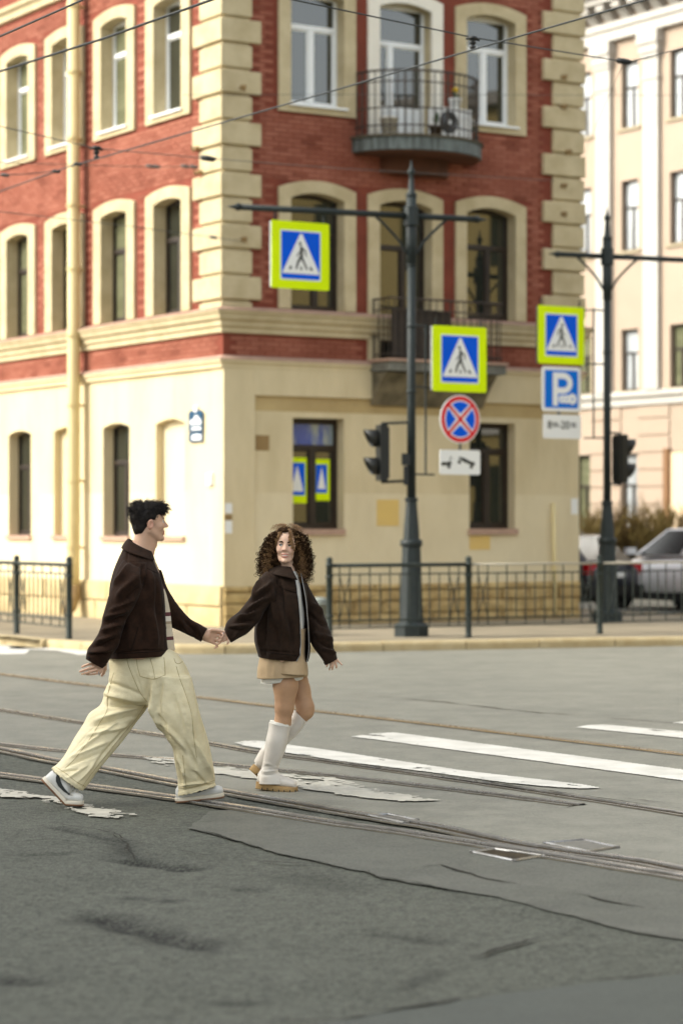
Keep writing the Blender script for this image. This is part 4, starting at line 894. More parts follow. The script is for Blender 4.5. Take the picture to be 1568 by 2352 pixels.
# ------------------------------------------------------------------ cars
def loft_sections(secs, n=16, e=.55):
    """secs: (x, z0, z1, half width)"""
    mb = MB(); vs = []
    for x, z0, z1, hw in secs:
        for k in range(n):
            a = 2*math.pi*(k+.5)/n; ca, sa = math.cos(a), math.sin(a)
            vs.append(Vector((x, hw*math.copysign(abs(ca)**e, ca), (z0+z1)/2+(z1-z0)/2*math.copysign(abs(sa)**e, sa))))
    m = len(secs); mb.add(vs, [(i*n+k, i*n+(k+1) % n, (i+1)*n+(k+1) % n, (i+1)*n+k) for i in range(m-1) for k in range(n)]+[tuple(range(n)), tuple((m-1)*n+k for k in range(n))])
    return mb
def car(label, loc, heading, col, hgt=1.46, ln=4.2, suv=False):
    e = thing('parked_car', label, 'car', loc, math.atan2(heading[1], heading[0]), group='cars in the side street')
    s = ln/4.2; m = mat('car_paint_'+str(col), col, None, rough=.3, coat=.6); h1 = .98 if not suv else 1.08
    loft_sections([(-2.08*s, .45, .88, .66), (-2.0*s, .32, h1, .82), (-1.5*s, .24, h1+.02, .87), (0, .22, h1, .89), (1.1*s, .22, h1-.06, .88), (1.75*s, .26, h1-.16, .84), (2.02*s, .32, h1-.28, .74), (2.1*s, .42, h1-.4, .62)]).build('body', m, e, True)
    xr = -1.95*s; xf = 1.02*s; tr, tf = (-1.6*s if suv else -1.35*s), .25*s
    b = [(xr, .80, h1-.05), (xf, .80, h1-.05), (xf, -.80, h1-.05), (xr, -.80, h1-.05)]; t = [(tr, .60, hgt), (tf, .60, hgt), (tf, -.60, hgt), (tr, -.60, hgt)]
    bm = bmesh.new(); vb = [bm.verts.new(v) for v in b]; vt = [bm.verts.new(v) for v in t]
    bm.faces.new(vb); bm.faces.new(vt)
    for i in range(4): bm.faces.new((vb[i], vb[(i+1) % 4], vt[(i+1) % 4], vt[i]))
    bmesh.ops.recalc_face_normals(bm, faces=bm.faces); bmesh.ops.bevel(bm, geom=[ed for ed in bm.edges], offset=.09, segments=3, profile=.6, affect='EDGES')
    me = bpy.data.meshes.new('cabin'); bm.to_mesh(me); bm.free(); link('cabin', me, m, e, True)
    def glass(name, q, inset=.86, o=.012):
        q = [Vector(v) for v in q]; c = sum(q, Vector())/4; n = (q[1]-q[0]).cross(q[2]-q[1]).normalized()
        if n.dot(c-Vector((0, 0, .9))) < 0: n = -n
        MB().prism([c+(v-c)*inset+n*o for v in q], n*.006).build(name, mat('car_glass', (.012, .016, .016), None, rough=.12, ior=1.5), e)
    glass('rear_window', (b[0], b[3], t[3], t[0])); glass('windscreen', (b[1], b[2], t[2], t[1]))
    for sg in (0, 1):
        i0, i1 = (0, 1) if sg == 0 else (3, 2)
        for f0, f1 in ((.06, .5), (.53, .97)):
            lo = lambda f: Vector(b[i0]).lerp(Vector(b[i1]), f); up = lambda f: Vector(t[i0]).lerp(Vector(t[i1]), f)
            glass('side_window', (lo(f0), lo(f1), up(f1), up(f0)), .84)
    for sy in (-1, 1):
        q = MB(); q.box((-2.0*s, sy*.66, h1-.15), (.12, .34, .2)); q.build('tail_light', mat('red_lamp', (.45, .006, .012), None, rough=.2), e)
        q = MB(); q.box((1.98*s, sy*.62, h1-.36), (.16, .32, .14)); q.build('headlight', M_WHITE, e)
        q = MB(); q.box((.85*s, sy*.96, h1+.06), (.12, .2, .13)); q.build('mirror', m, e)
        for x in (-1.28*s, 1.32*s):
            q = MB(); q.tube([Vector((x, sy*.70, .33)), Vector((x, sy*.72, .33)), Vector((x, sy*.88, .33)), Vector((x, sy*.905, .33))], [.30, .335, .335, .30], 20); wh = q.build('wheel', M_BLACK, e, True)
            q = MB(); q.tube([Vector((x, sy*.88, .33)), Vector((x, sy*.912, .33))], [.2, .19], 14); q.build('rim', M_ALU, wh)
    MB().box((-2.09*s, 0, .72), (.02, .52, .12)).build('number_plate', M_WHITE, e)
    MB().box((-2.02*s, 0, .42), (.2, 1.6, .2)).build('rear_bumper', M_BLACK, e); MB().box((0, 0, .28), (3.6*s, 1.62, .16)).build('underbody', M_BLACK, e)
    return e
hd = Vector((-.72, .69, 0)).normalized(); rc = Vector((5.12, 45.3, 0))
car('dark car with red tail lights behind the railing, partly hidden by the corner house', tuple(rc+hd*2.05), hd, (.012, .016, .026))
car('silver car facing left behind the dark car at the right edge', (6.9, 46.6, 0), (-.533, .846), (.93, .94, .95), 1.58, 4.6, True)
car('white car with only its roof corner showing beside the corner house', (4.15, 55.2, 0), dLn, (.75, .76, .77), 1.56)

# ------------------------------------------------------------------ bare shrubs
M_TWIG = mat('bare_twigs', (.12, .078, .03), (.08, .052, .02), 6, .9); M_TWIG2 = mat('budding_twigs', (.115, .088, .028), (.15, .105, .035), 6, .9)
def shrub(label, loc, h, n, seed, m):
    rr = random.Random(seed); e = thing('bare_shrub', label, 'shrub', loc, group='bare shrubs in front of the pale building')
    mb = MB(); mt = MB()
    for i in range(n):
        a = rr.uniform(0, 6.28); sp = rr.uniform(.05, .42); p0 = Vector((rr.uniform(-.25, .25), rr.uniform(-.2, .2), 0)); p2 = p0+Vector((math.cos(a)*sp*h, math.sin(a)*sp*h, h*rr.uniform(.65, 1)))
        p1 = p0.lerp(p2, .5)+Vector((rr.uniform(-.1, .1), rr.uniform(-.1, .1), .1)); mb.tube([p0, p1, p2], [.022, .016, .007], 4)
        for k in range(12):
            t_ = rr.uniform(.25, .95); b0 = p0.lerp(p1, t_*2) if t_ < .5 else p1.lerp(p2, t_*2-1); b1 = b0+Vector((rr.uniform(-.25, .25), rr.uniform(-.25, .25), rr.uniform(.08, .4)))
            mt.tube([b0, b0.lerp(b1, .5)+Vector((.02, 0, .02)), b1], [.012, .009, .005], 3)
    tag(mb.build('stems', m, e), kind='stuff'); tag(mt.build('twigs', m, e), kind='stuff')
k = 0
for x, y, h, n, lb in [(5.55, 54.5, 2.0, 34, 'bare brown shrub just right of the corner house'), (6.35, 55.5, 2.15, 36, 'tall bare shrub directly behind the right pole'), (7.05, 55.0, 2.1, 34, 'bare shrub between the right pole and the silver car'),
                       (7.75, 55.3, 1.9, 34, 'bare shrub above the windscreen of the silver car'), (8.45, 55.0, 2.0, 34, 'bare shrub above the roof of the silver car'), (9.2, 55.3, 1.9, 30, 'bare shrub at the right edge of the picture')]:
    shrub(lb, (x, y, 0), h, n*2, 50+k, M_TWIG if k % 2 else M_TWIG2); k += 1

# ------------------------------------------------------------------ overhead wires
def wire(label, pts, r, m=M_WIRE, sag=0.0, knots=(), group='overhead wires'):
    pts = [P(*p) for p in pts]; e = thing('overhead_wire', label, 'wire', tuple(pts[0]), group=group); o = pts[0]
    path = []
    for i, (a, b) in enumerate(zip(pts[:-1], pts[1:])):
        n = 12; path += [a.lerp(b, k/n)-Vector((0, 0, sag*4*(k/n)*(1-k/n))) for k in range(n)]
    path.append(pts[-1]); q = MB(); q.tube([p-o for p in path], r, 6); q.build('cable', m, e)
    for (px, py, Y, kind) in knots:
        c = P(px, py, Y)-o; q = MB(); s = Y/F
        if kind == 'insulator': q.tube([c+Vector((-24*s, 0, 3*s)), c+Vector((-18*s, 0, 2*s)), c+Vector((-14*s, 0, 2*s)), c, c+Vector((12*s, 0, -2*s)), c+Vector((20*s, 0, 0))], [.004, .008, 6.5*s, 7*s, 6*s, .006], 10)
        elif kind == 'clamp':
            q.lathe(c+Vector((0, 0, -15*s)), [(4*s, 0), (7*s, 2*s), (7*s, 6*s), (3*s, 8*s), (6*s, 12*s), (9*s, 15*s), (4*s, 18*s), (10*s, 22*s), (12*s, 25*s), (9*s, 29*s), (3*s, 30*s)], 10); q.tube([c+Vector((-16*s, 0, 10*s)), c+Vector((16*s, 0, 6*s))], 3*s, 6)
        else: q.tube([c+Vector((-10*s, 0, 1.5*s)), c+Vector((-6*s, 0, 1*s)), c+Vector((6*s, 0, -1*s)), c+Vector((10*s, 0, -1.5*s))], [1*s, 4*s, 4*s, 1*s], 8)
        q.build(kind, M_BLACK if kind != 'bead' else m, e, True)
    return e
wire('tram contact wire rising diagonally from left edge across the balcony', [(-120, 483, 29.2), (0, 440, 28.0), (150, 386, 26.6), (784, 203, 21.35), (1151, 95, 19.2), (1481, 0, 17.85), (1700, -66, 17.0)], .0075, knots=[(130, 394, 26.8, 'bead'), (180, 377, 26.3, 'bead')])
wire('thick dark wire across the top left windows', [(-100, 196, 21.2), (0, 164, 20.6), (240, 88, 19.2), (485, 0, 17.75), (600, -45, 17.2)], .010)
wire('dark wire cutting the top left corner', [(-60, 110, 19.5), (0, 84, 19.1), (190, 0, 17.7), (260, -32, 17.2)], .008)
wire('span wire from the top centre to the insulator at upper right', [(600, -16, 17.6), (675, 0, 18.0), (1085, 86, 19.9), (1415, 139, 22.5), (1450, 141, 22.8), (1568, 110, 24.5), (1700, 80, 26)], .006, knots=[(1085, 98, 19.75, 'clamp'), (1432, 141, 22.6, 'insulator')])
wire('thin stay wire hanging from the insulator at upper right', [(1430, 146, 22.6), (1388, 240, 27), (1350, 330, 36), (1338, 388, 44)], .003, M_WIREG)
wire('span wire from the left edge past the clamp to the quoins at right', [(-100, 268, 22.6), (0, 290, 24.2), (222, 341, 26.6), (478, 364, 29.0), (784, 387, 33.2), (1274, 415, 39.3)], .005, M_WIREG, 0, [(222, 350, 26.5, 'clamp'), (478, 364, 29.0, 'insulator')])
wire('thin wire with pale beads running to the quoin below the upper windows', [(-100, 370, 27), (0, 373, 28.2), (225, 380, 32), (340, 383, 34), (455, 383, 36.0)], .005, M_WIREG, 0, [(345, 382, 34.1, 'bead'), (360, 383, 34.3, 'bead'), (425, 382, 35.5, 'bead'), (445, 383, 35.8, 'bead')])
wire('short slack wire meeting the contact wire at the left', [(-60, 404, 26), (10, 402, 26.3), (60, 400, 26.6), (120, 394, 26.9)], .005, M_WIREG, 0, [(12, 402, 26.3, 'bead')])
wire('thin wire from the left edge to the hook on the quoin beside the hanging sign', [(-100, 474, 26), (0, 486, 27.8), (300, 520, 32), (548, 553, 36.2)], .005, M_WIREG, 0, [(490, 545, 35.2, 'bead')])
wire('faint wire crossing the upper windows horizontally', [(420, 218, 30), (784, 217, 31), (1568, 219, 34), (1700, 220, 35)], .003, M_WIREG)

# ------------------------------------------------------------------ small things on the building
def fthing(name, label, cat, f, t, z, o): return thing(name, label, cat, tuple(f.p(t, z, o)))
M_NAVY = mat('enamel_navy', (.012, .065, .135), None, rough=.3)
def fplate(e, f, name, poly, o0, th, m):
    q = MB(); q.prism([f.d*u+Vector((0, 0, v))+f.n*o0 for u, v in poly], f.n*th); return q.build(name, m, e)
e = fthing('street_plaque', 'dark blue street name plaque with pale crest on the cream wall', 'plaque', FL, .79, 3.24, .02)
fplate(e, FL, 'board', [(-.22, -.17), (.22, -.17), (.22, .11), (.16, .15), (-.16, .15), (-.22, .11)], 0, .015, M_NAVY)
fplate(e, FL, 'crest', circ(0, .17, .05, .055, 14), .0, .018, M_WHITE)
fplate(e, FL, 'lettering', circ(-.03, .015, .075, .06, 14), .0155, .0015, M_WHITE)
fplate(e, FL, 'lettering', [(-.18, -.07), (.14, -.07), (.16, -.01), (.10, .015), (-.16, .015), (-.19, -.02)], .0175, .001, M_WHITE)
fplate(e, FL, 'lettering', [(-.18, -.15), (.12, -.15), (.12, -.105), (-.18, -.105)], .016, .001, M_WHITE)
e = fthing('house_number_plaque', 'small dark blue house number plaque under the street plaque', 'plaque', FL, .79, 2.985, .02)
fplate(e, FL, 'board', [(-.21, -.075), (.21, -.075), (.21, .075), (-.21, .075)], 0, .015, M_NAVY); fplate(e, FL, 'lettering', [(-.19, -.05), (.11, -.05), (.11, .03), (-.03, .045), (-.19, .03)], .0155, .0015, M_WHITE)
e = fthing('wall_box', 'small white box on the cream wall near the corner', 'box', FL, .34, 2.33, .0)
q = MB(); q.box((0, 0, 0), (.16, .1, .18), Matrix((FL.d, FL.n, Vector((0, 0, 1)))).transposed()); q.build('casing', M_WHITE, e); q = MB(); q.box(FL.n*.055, (.13, .012, .15), Matrix((FL.d, FL.n, Vector((0, 0, 1)))).transposed()); q.build('lid', M_WHITE, e)
for (a, b, c, d, lb) in [(.01, .13, 1.82, 1.97, 'upper white paper notice on the shaded corner pilaster'), (.01, .13, 1.52, 1.71, 'lower white paper notice on the shaded corner pilaster')]:
    e = fthing('paper_notice', lb, 'notice', FR, (a+b)/2, (c+d)/2, .047); fplate(e, FR, 'sheet', [(a-(a+b)/2, -(d-c)/2), (b-(a+b)/2, -(d-c)/2), (b-(a+b)/2, (d-c)/2), (a-(a+b)/2, (d-c)/2)], 0, .002, M_WHITE)
e = fthing('paper_notice', 'pale paper notice at the right end of the shaded wall', 'notice', FR, 6.6, 1.95, .003); fplate(e, FR, 'sheet', [(-.07, -.13), (.07, -.13), (.07, .13), (-.07, .13)], 0, .002, M_WHITE)
# on the upper balcony
c = FR.p(3.88, 7.64, .35); e = thing('air_conditioner', 'white air conditioner unit with round dark grille on the balcony', 'air conditioner', tuple(c), math.atan2(dRn.y, dRn.x))
MB().box((0, 0, .29), (.64, .28, .46)).build('casing', M_WHITE, e)
q = MB(); q.tube([Vector((-.12, -.141, .29)), Vector((-.12, -.155, .29))], [.18, .17], 28); g_ = q.build('grille', M_BLACK, e)
for k in range(4):
    q = MB(); pts = [Vector((-.12+(.04+.038*k)*math.cos(a*math.pi/12), -.16, .29+(.04+.038*k)*math.sin(a*math.pi/12))) for a in range(24)]; q.tube(pts, .004, 4, closed=True); q.build('grille_ring', M_ALU, g_)
q = MB(); q.tube([Vector((-.12, -.155, .29)), Vector((-.12, -.168, .29))], .035, 12); q.build('hub', M_WHITE, g_)
for s in (-1, 1): MB().box((s*.25, 0, .02), (.06, .28, .04)).build('foot', M_BLACK, e)
def flower_pot(label, loc, m, h, pm, seed, flower=None):
    e = thing('flower_pot', label, 'flower pot', loc, group='flower pots on the balcony'); rr = random.Random(seed)
    MB().lathe((0, 0, 0), [(.07, 0), (.095, .15), (.105, .15), (.105, .18), (.08, .18)], 12).build('pot', m, e, True)
    q = MB()
    for k in range(14):
        a = rr.uniform(0, 6.28); p = Vector((0, 0, .17)); p2 = Vector((math.cos(a)*rr.uniform(.02, .09), math.sin(a)*rr.uniform(.02, .09), .18+h*rr.uniform(.4, 1))); n = Vector((math.cos(a+1.57), math.sin(a+1.57), 0))*.022
        q.add([p-n*.2, p+n*.2, p.lerp(p2, .6)+n, p2, p.lerp(p2, .6)-n], [(0, 1, 2, 3, 4)])
    q.build('leaves', pm, e)
    if flower: q = MB(); q.lathe((0, 0, .18+h), [(.01, -.03), (.045, 0), (.05, .03), (.02, .05)], 10); q.build('flower', flower, e)
M_LEAF = mat('pot_leaf', (.03, .08, .025), (.05, .10, .03), 20, .6)
flower_pot('dark brown pot with a small green plant in the middle of the balcony', tuple(FR.p(3.42, 7.64, .62)), mat('dark_clay', (.09, .06, .035), None), .3, M_LEAF, 1)
flower_pot('terracotta orange pot at the right end of the balcony', tuple(FR.p(4.32, 7.64, .35)), mat('terracotta', (.50, .15, .05), None), .12, M_LEAF, 2)
flower_pot('yellow flower in a small pot on top of the air conditioner', tuple(FR.p(3.98, 8.16, .35)), M_WHITE, .12, M_LEAF, 3, mat('yellow_petal', (.7, .45, .02), None))
e = thing('bucket', 'white plastic bucket at the left end of the balcony', 'bucket', tuple(FR.p(2.72, 7.64, .38)))
MB().lathe((0, 0, 0), [(.11, 0), (.14, .26), (.15, .26), (.15, .28), (.13, .28)], 16).build('pail', M_TRIMW, e, True)
q = MB(); q.tube([Vector((.14*math.cos(R(a)), .02, .27+.1*math.sin(R(a)))) for a in range(0, 181, 20)], .005, 5); q.build('handle', M_ALU, e)
e = thing('litter_bin', 'small grey bin at the foot of the wall behind the woman', 'bin', (-.30, 33.4, KZ))
MB().lathe((0, 0, 0), [(.13, 0), (.15, .42), (.165, .42), (.165, .46), (.13, .46)], 14).build('drum', mat('grey_bin', (.20, .22, .20), None, rough=.6), e, True); MB().lathe((0, 0, .46), [(.15, 0), (.12, .05), (.03, .07)], 14).build('lid', MATS['grey_bin'], e, True)

# ------------------------------------------------------------------ people: signed-distance sculpting and cloth lofts
class SDF:
    def __init__(s, lo, hi, vox):
        s.lo = np.array(lo, np.float32); s.vox = vox
        s.n = np.ceil((np.array(hi)-np.array(lo))/vox).astype(int)+1
        s.f = np.full(s.n, 1.0, np.float32)
    def blk(s, mn, mx, pad):
        a = np.maximum(0, np.floor((np.array(mn)-pad-s.lo)/s.vox).astype(int)); b = np.minimum(s.n, np.ceil((np.array(mx)+pad-s.lo)/s.vox).astype(int)+1)
        sl_ = tuple(slice(i, j) for i, j in zip(a, b)); ax = [s.lo[i]+s.vox*np.arange(a[i], b[i], dtype=np.float32) for i in range(3)]
        return sl_, ax[0][:, None, None], ax[1][None, :, None], ax[2][None, None, :]
    def comb(s, sl_, d, k, sub=False):
        f = s.f[sl_]
        if sub:
            h = np.clip(.5-.5*(f+d)/k, 0, 1); s.f[sl_] = f+(-d-f)*h+k*h*(1-h)
        elif k <= 0: s.f[sl_] = np.minimum(f, d)
        else:
            h = np.clip(.5+.5*(f-d)/k, 0, 1); s.f[sl_] = f+(d-f)*h-k*h*(1-h)
    def cone(s, a, b, r0, r1, k=.01, sub=False):
        a = np.array(a, np.float32); b = np.array(b, np.float32); r = max(r0, r1); pad = k*1.5+s.vox*3
        sl_, x, y, z = s.blk(np.minimum(a, b)-r, np.maximum(a, b)+r, pad)
        ab = b-a; l2 = float((ab**2).sum())+1e-9
        t = np.clip(((x-a[0])*ab[0]+(y-a[1])*ab[1]+(z-a[2])*ab[2])/l2, 0, 1)
        d = np.sqrt((x-a[0]-t*ab[0])**2+(y-a[1]-t*ab[1])**2+(z-a[2]-t*ab[2])**2)-(r0+(r1-r0)*t)
        s.comb(sl_, d, k, sub)
    def ell(s, c, r, k=.01, M=None, sub=False):
        c = np.array(c, np.float32); r = np.array(r, np.float32); pad = k*1.5+s.vox*3; mr = r.max() if M is not None else r
        sl_, x, y, z = s.blk(c-mr, c+mr, pad); x, y, z = x-c[0], y-c[1], z-c[2]
        if M is not None:
            M = np.array(M)[:3, :3].astype(np.float32); X = M[0, 0]*x+M[1, 0]*y+M[2, 0]*z; Y = M[0, 1]*x+M[1, 1]*y+M[2, 1]*z; Z = M[0, 2]*x+M[1, 2]*y+M[2, 2]*z; x, y, z = X, Y, Z
        q = np.sqrt((x/r[0])**2+(y/r[1])**2+(z/r[2])**2); g = np.sqrt((x/r[0]**2)**2+(y/r[1]**2)**2+(z/r[2]**2)**2)+1e-6
        s.comb(sl_, q*(q-1)/g, k, sub)
    def mesh(s):
        f = s.f; sg = f < 0; nx, ny, nz = f.shape
        c = [sg[i:nx-1+i, j:ny-1+j, k:nz-1+k] for i in (0, 1) for j in (0, 1) for k in (0, 1)]
        cnt = sum(q.astype(np.int8) for q in c); act = (cnt > 0) & (cnt < 8); I = np.argwhere(act)
        vid = -np.ones(act.shape, np.int32); vid[act] = np.arange(len(I))
        off = np.array([(i, j, k) for i in (0, 1) for j in (0, 1) for k in (0, 1)])
        val = np.stack([f[I[:, 0]+o[0], I[:, 1]+o[1], I[:, 2]+o[2]] for o in off], 1)
        acc = np.zeros((len(I), 3)); ct = np.zeros(len(I))
        for a in range(8):
            for b in range(a+1, 8):
                if np.abs(off[a]-off[b]).sum() != 1: continue
                m = (val[:, a] < 0) != (val[:, b] < 0); t = val[m, a]/(val[m, a]-val[m, b]); acc[m] += off[a]+t[:, None]*(off[b]-off[a]); ct[m] += 1
        V = (I+acc/ct[:, None])*s.vox+s.lo; fs = []
        for ax in range(3):
            o = [0, 0, 0]; o[ax] = 1; A = sg[:nx-o[0], :ny-o[1], :nz-o[2]]; B = sg[o[0]:, o[1]:, o[2]:]; E = np.argwhere(A != B); u, v = [i for i in range(3) if i != ax]
            E = E[(E[:, u] > 0) & (E[:, v] > 0) & (E[:, u] < act.shape[u]) & (E[:, v] < act.shape[v])]; q = []
            for du, dv in ((1, 1), (0, 1), (0, 0), (1, 0)):
                e = E.copy(); e[:, u] -= du; e[:, v] -= dv; q.append(vid[e[:, 0], e[:, 1], e[:, 2]])
            q = np.stack(q, 1); fl = A[E[:, 0], E[:, 1], E[:, 2]]
            if ax == 1: fl = ~fl
            q[~fl] = q[~fl][:, ::-1]; fs.append(q)
        return V, np.concatenate(fs)
def np_link(name, V, Fq, m, parent, origin, smooth=True):
    me = bpy.data.meshes.new(name); me.from_pydata((np.asarray(V)-np.array(origin)).tolist(), [], np.asarray(Fq).tolist()); me.update(); return link(name, me, m, parent, smooth)
def lap_smooth(V, Fq, it=2, lam=.5):
    e = np.concatenate([Fq[:, [0, 1]], Fq[:, [1, 2]], Fq[:, [2, 3]], Fq[:, [3, 0]]]); n = len(V)
    for _ in range(it):
        a = np.zeros_like(V); c = np.zeros(n)
        for x, y in ((0, 1), (1, 0)):
            for k in range(3): a[:, k] += np.bincount(e[:, x], V[e[:, y], k], n)
            c += np.bincount(e[:, x], minlength=n)
        V = V+lam*(a/np.maximum(c, 1)[:, None]-V)
    return V
def vnorm(V, Fq):
    n = np.cross(V[Fq[:, 2]]-V[Fq[:, 0]], V[Fq[:, 3]]-V[Fq[:, 1]]); N = np.zeros_like(V)
    for k in range(4):
        for c in range(3): N[:, c] += np.bincount(Fq[:, k], n[:, c], len(V))
    return N/np.maximum(np.linalg.norm(N, axis=1), 1e-9)[:, None]
def crv(A, n):
    A = np.asarray(A, float); out = []
    for i in range(len(A)-1):
        a, b, c, d = A[max(0, i-1)], A[i], A[i+1], A[min(len(A)-1, i+2)]
        for k in range(n):
            t = k/n; out.append(.5*(2*b+(c-a)*t+(2*a-5*b+4*c-d)*t*t+(3*b-a-3*c+d)*t**3))
    out.append(A[-1]); return np.array(out)
def loft(rings, Y0, nseg=48, nsub=7, e=.92, gap=None, cap0=True, hem=None):
    """rings: (Lx, Ly, Rx, Ry, depth, yoff) measured outline pairs with their own depth; returns V, quads"""
    A = crv(np.array([list(P(l, m, Y0+y))+list(P(r, s, Y0+y))+[d] for l, m, r, s, d, y in rings]), nsub)
    g = None if gap is None else crv(np.array(gap, float), nsub)
    if hem:      # turn the end inwards: an open cuff with a visible inside
        last = A[-1].copy(); prev = A[-4]; up = (prev-last); c = (last[:3]+last[3:6])/2
        for sc, k in ((.97, -.02), (.93, .25), (.90, hem)):
            q = last.copy(); q[:3] = c+(last[:3]-c)*sc; q[3:6] = c+(last[3:6]-c)*sc; q[6] *= sc; q[:6] += up[:6]*k; A = np.vstack([A, q])
    V = []
    for i, q in enumerate(A):
        c = (q[:3]+q[3:6])/2; h = (q[3:6]-q[:3])/2
        if g is None: th = 2*np.pi*np.arange(nseg)/nseg
        else:
            a, b = np.radians(g[min(i, len(g)-1)]); th = np.linspace(b, a+2*np.pi, nseg)
        ca, sa = np.cos(th), np.sin(th); ca = np.sign(ca)*np.abs(ca)**e; sa = np.sign(sa)*np.abs(sa)**e
        V.append(c+ca[:, None]*h+sa[:, None]*np.array([0, q[6], 0]))
    m = len(A); V = np.concatenate(V); idx = np.arange(m*nseg).reshape(m, nseg)
    if g is None: nx = np.roll(idx, -1, 1); Fq = np.stack([idx[:-1], nx[:-1], nx[1:], idx[1:]], -1).reshape(-1, 4)
    else: Fq = np.stack([idx[:-1, :-1], idx[:-1, 1:], idx[1:, 1:], idx[1:, :-1]], -1).reshape(-1, 4)
    if g is None:
        cs_ = []
        for end, rev in ((0, True), (m-1, False)):
            cen = V[idx[end]].mean(0); V = np.vstack([V, cen]); ci = len(V)-1; r_ = idx[end]; r2 = np.roll(r_, -1)
            tri = np.stack([r_, r2, np.full(nseg, ci), np.full(nseg, ci)], -1); cs_.append(tri)
        CAP = [tuple(int(v) for v in t[:3]) for c_ in cs_ for t in c_]
    else: CAP = []
    return V, Fq, CAP
def proj(V): return np.stack([CX+V[:, 0]/V[:, 1]*F, HY-(V[:, 2]-H)/V[:, 1]*F], 1)
def folds(V, N, lst, near=True):
    """lst: (x0, y0, x1, y1, width, height in mm): ridges and creases in the cloth"""
    px = proj(V); out = np.zeros(len(V)); wn = np.clip(-N[:, 1]*2+.3, 0, 1) if near else np.ones(len(V))
    for x0, y0, x1, y1, w, a in lst:
        d = np.array([x1-x0, y1-y0]); l = np.linalg.norm(d); d = d/l; q = px-np.array([x0, y0]); t = q@d; s = q@np.array([-d[1], d[0]])
        s = s+1.2*np.sin(t/l*5+x0)
        en = np.clip(np.minimum(t+w*1.5, l+w*1.5-t)/(.35*l+w), 0, 1); en = en*en*(3-2*en)
        # a steep crease on one side, a soft roll on the other
        out += a/1000*np.where(s > 0, np.exp(-(s/w)**2), np.exp(-(s/(w*.55))**2))*en
    return V+N*(out*wn)[:, None]
def wob(V, N, amp, sc, seed=0):
    r = np.random.RandomState(seed); o = np.zeros(len(V))
    for _ in range(7):
        k = r.normal(size=3)*sc; o += np.sin(V@k+r.uniform(0, 6.28))/7
    return V+N*(o*amp*2)[:, None]
def cloth(name, parts, m, parent, origin, fl=(), wobble=(.004, 14), thick=0, remesh=0, sub=0, near=True, seed=1):
    VV, FF, CC, b = [], [], [], 0
    for V, Fq, cap in parts:
        VV.append(V); FF.append(Fq+b); CC += [tuple(i+b for i in t) for t in cap]; b += len(V)
    V = np.concatenate(VV); Fq = np.concatenate(FF)
    if remesh:
        me = bpy.data.meshes.new('tmp'); me.from_pydata(V.tolist(), [], Fq.tolist()+CC); bm = bmesh.new(); bm.from_mesh(me); bmesh.ops.recalc_face_normals(bm, faces=bm.faces); bm.to_mesh(me); bm.free()
        o = bpy.data.objects.new('tmp', me); COL.objects.link(o); md = o.modifiers.new('r', 'REMESH'); md.mode = 'VOXEL'; md.voxel_size = remesh
        md = o.modifiers.new('s', 'SMOOTH'); md.factor = .5; md.iterations = 6
        dg = bpy.context.evaluated_depsgraph_get(); me2 = bpy.data.meshes.new_from_object(o.evaluated_get(dg)); bpy.data.objects.remove(o)
        V = np.array([v.co for v in me2.vertices]); Fq = np.array([list(p.vertices)+[p.vertices[-1]]*(4-len(p.vertices)) for p in me2.polygons]); CC = []
        bpy.data.meshes.remove(me2)
    N = vnorm(V, Fq)
    if not remesh:      # orient outward from part centres
        b = 0
        for Vp, _, _ in parts:
            n = len(Vp); c = Vp.mean(0); s_ = np.sign(((V[b:b+n]-c)*N[b:b+n]).sum(1).sum()); N[b:b+n] *= s_; b += n
    V = wob(V, N, wobble[0], wobble[1], seed); V = folds(V, N, fl, near)
    fs = [tuple(dict.fromkeys(f)) for f in Fq.tolist()]+CC
    me = bpy.data.meshes.new(name); me.from_pydata((V-np.array(origin)).tolist(), [], fs); me.update()
    bm = bmesh.new(); bm.from_mesh(me); bmesh.ops.recalc_face_normals(bm, faces=bm.faces); bm.to_mesh(me); bm.free()
    o = link(name, me, m, parent, True)
    if thick: md = o.modifiers.new('thickness', 'SOLIDIFY'); md.thickness = thick; md.offset = -1
    return o
def tubes(name, strands, m, parent, origin, n=4):
    """many hair strands: list of (points, r0, r1)"""
    VV, FF, b = [], [], 0
    for pts, r0, r1 in strands:
        p = np.asarray(pts); k = len(p); t = np.gradient(p, axis=0); t /= np.maximum(np.linalg.norm(t, axis=1), 1e-9)[:, None]
        up = np.array([.31, .83, .47]); x = np.cross(t, up); x /= np.maximum(np.linalg.norm(x, axis=1), 1e-6)[:, None]; y = np.cross(t, x)
        rr = np.linspace(r0, r1, k)[:, None]; ring = [p+(x*math.cos(2*math.pi*i/n)+y*math.sin(2*math.pi*i/n))*rr for i in range(n)]
        V = np.stack(ring, 1).reshape(-1, 3); idx = np.arange(k*n).reshape(k, n)+b; nx = np.roll(idx, -1, 1)
        VV.append(V); FF.append(np.stack([idx[:-1], nx[:-1], nx[1:], idx[1:]], -1).reshape(-1, 4)); b += len(V)
    return np_link(name, np.concatenate(VV), np.concatenate(FF), m, parent, origin)

def skin_mat(name, base, lip):
    m = mat(name, base, tuple(v*.88 for v in base), 18, .5, bump=.1, bscale=140, sss=.12, contrast=(.3, .7), spec=.4)
    t = m.node_tree; b = t.nodes['Principled BSDF']; l0 = b.inputs['Base Color'].links[0].from_socket
    a = t.nodes.new('ShaderNodeAttribute'); a.attribute_name = 'tint'; mx = t.nodes.new('ShaderNodeMix'); mx.data_type = 'RGBA'; mx.inputs[7].default_value = (*lip, 1)
    t.links.new(a.outputs['Fac'], mx.inputs[0]); t.links.new(l0, mx.inputs[6]); t.links.new(mx.outputs[2], b.inputs['Base Color']); return m

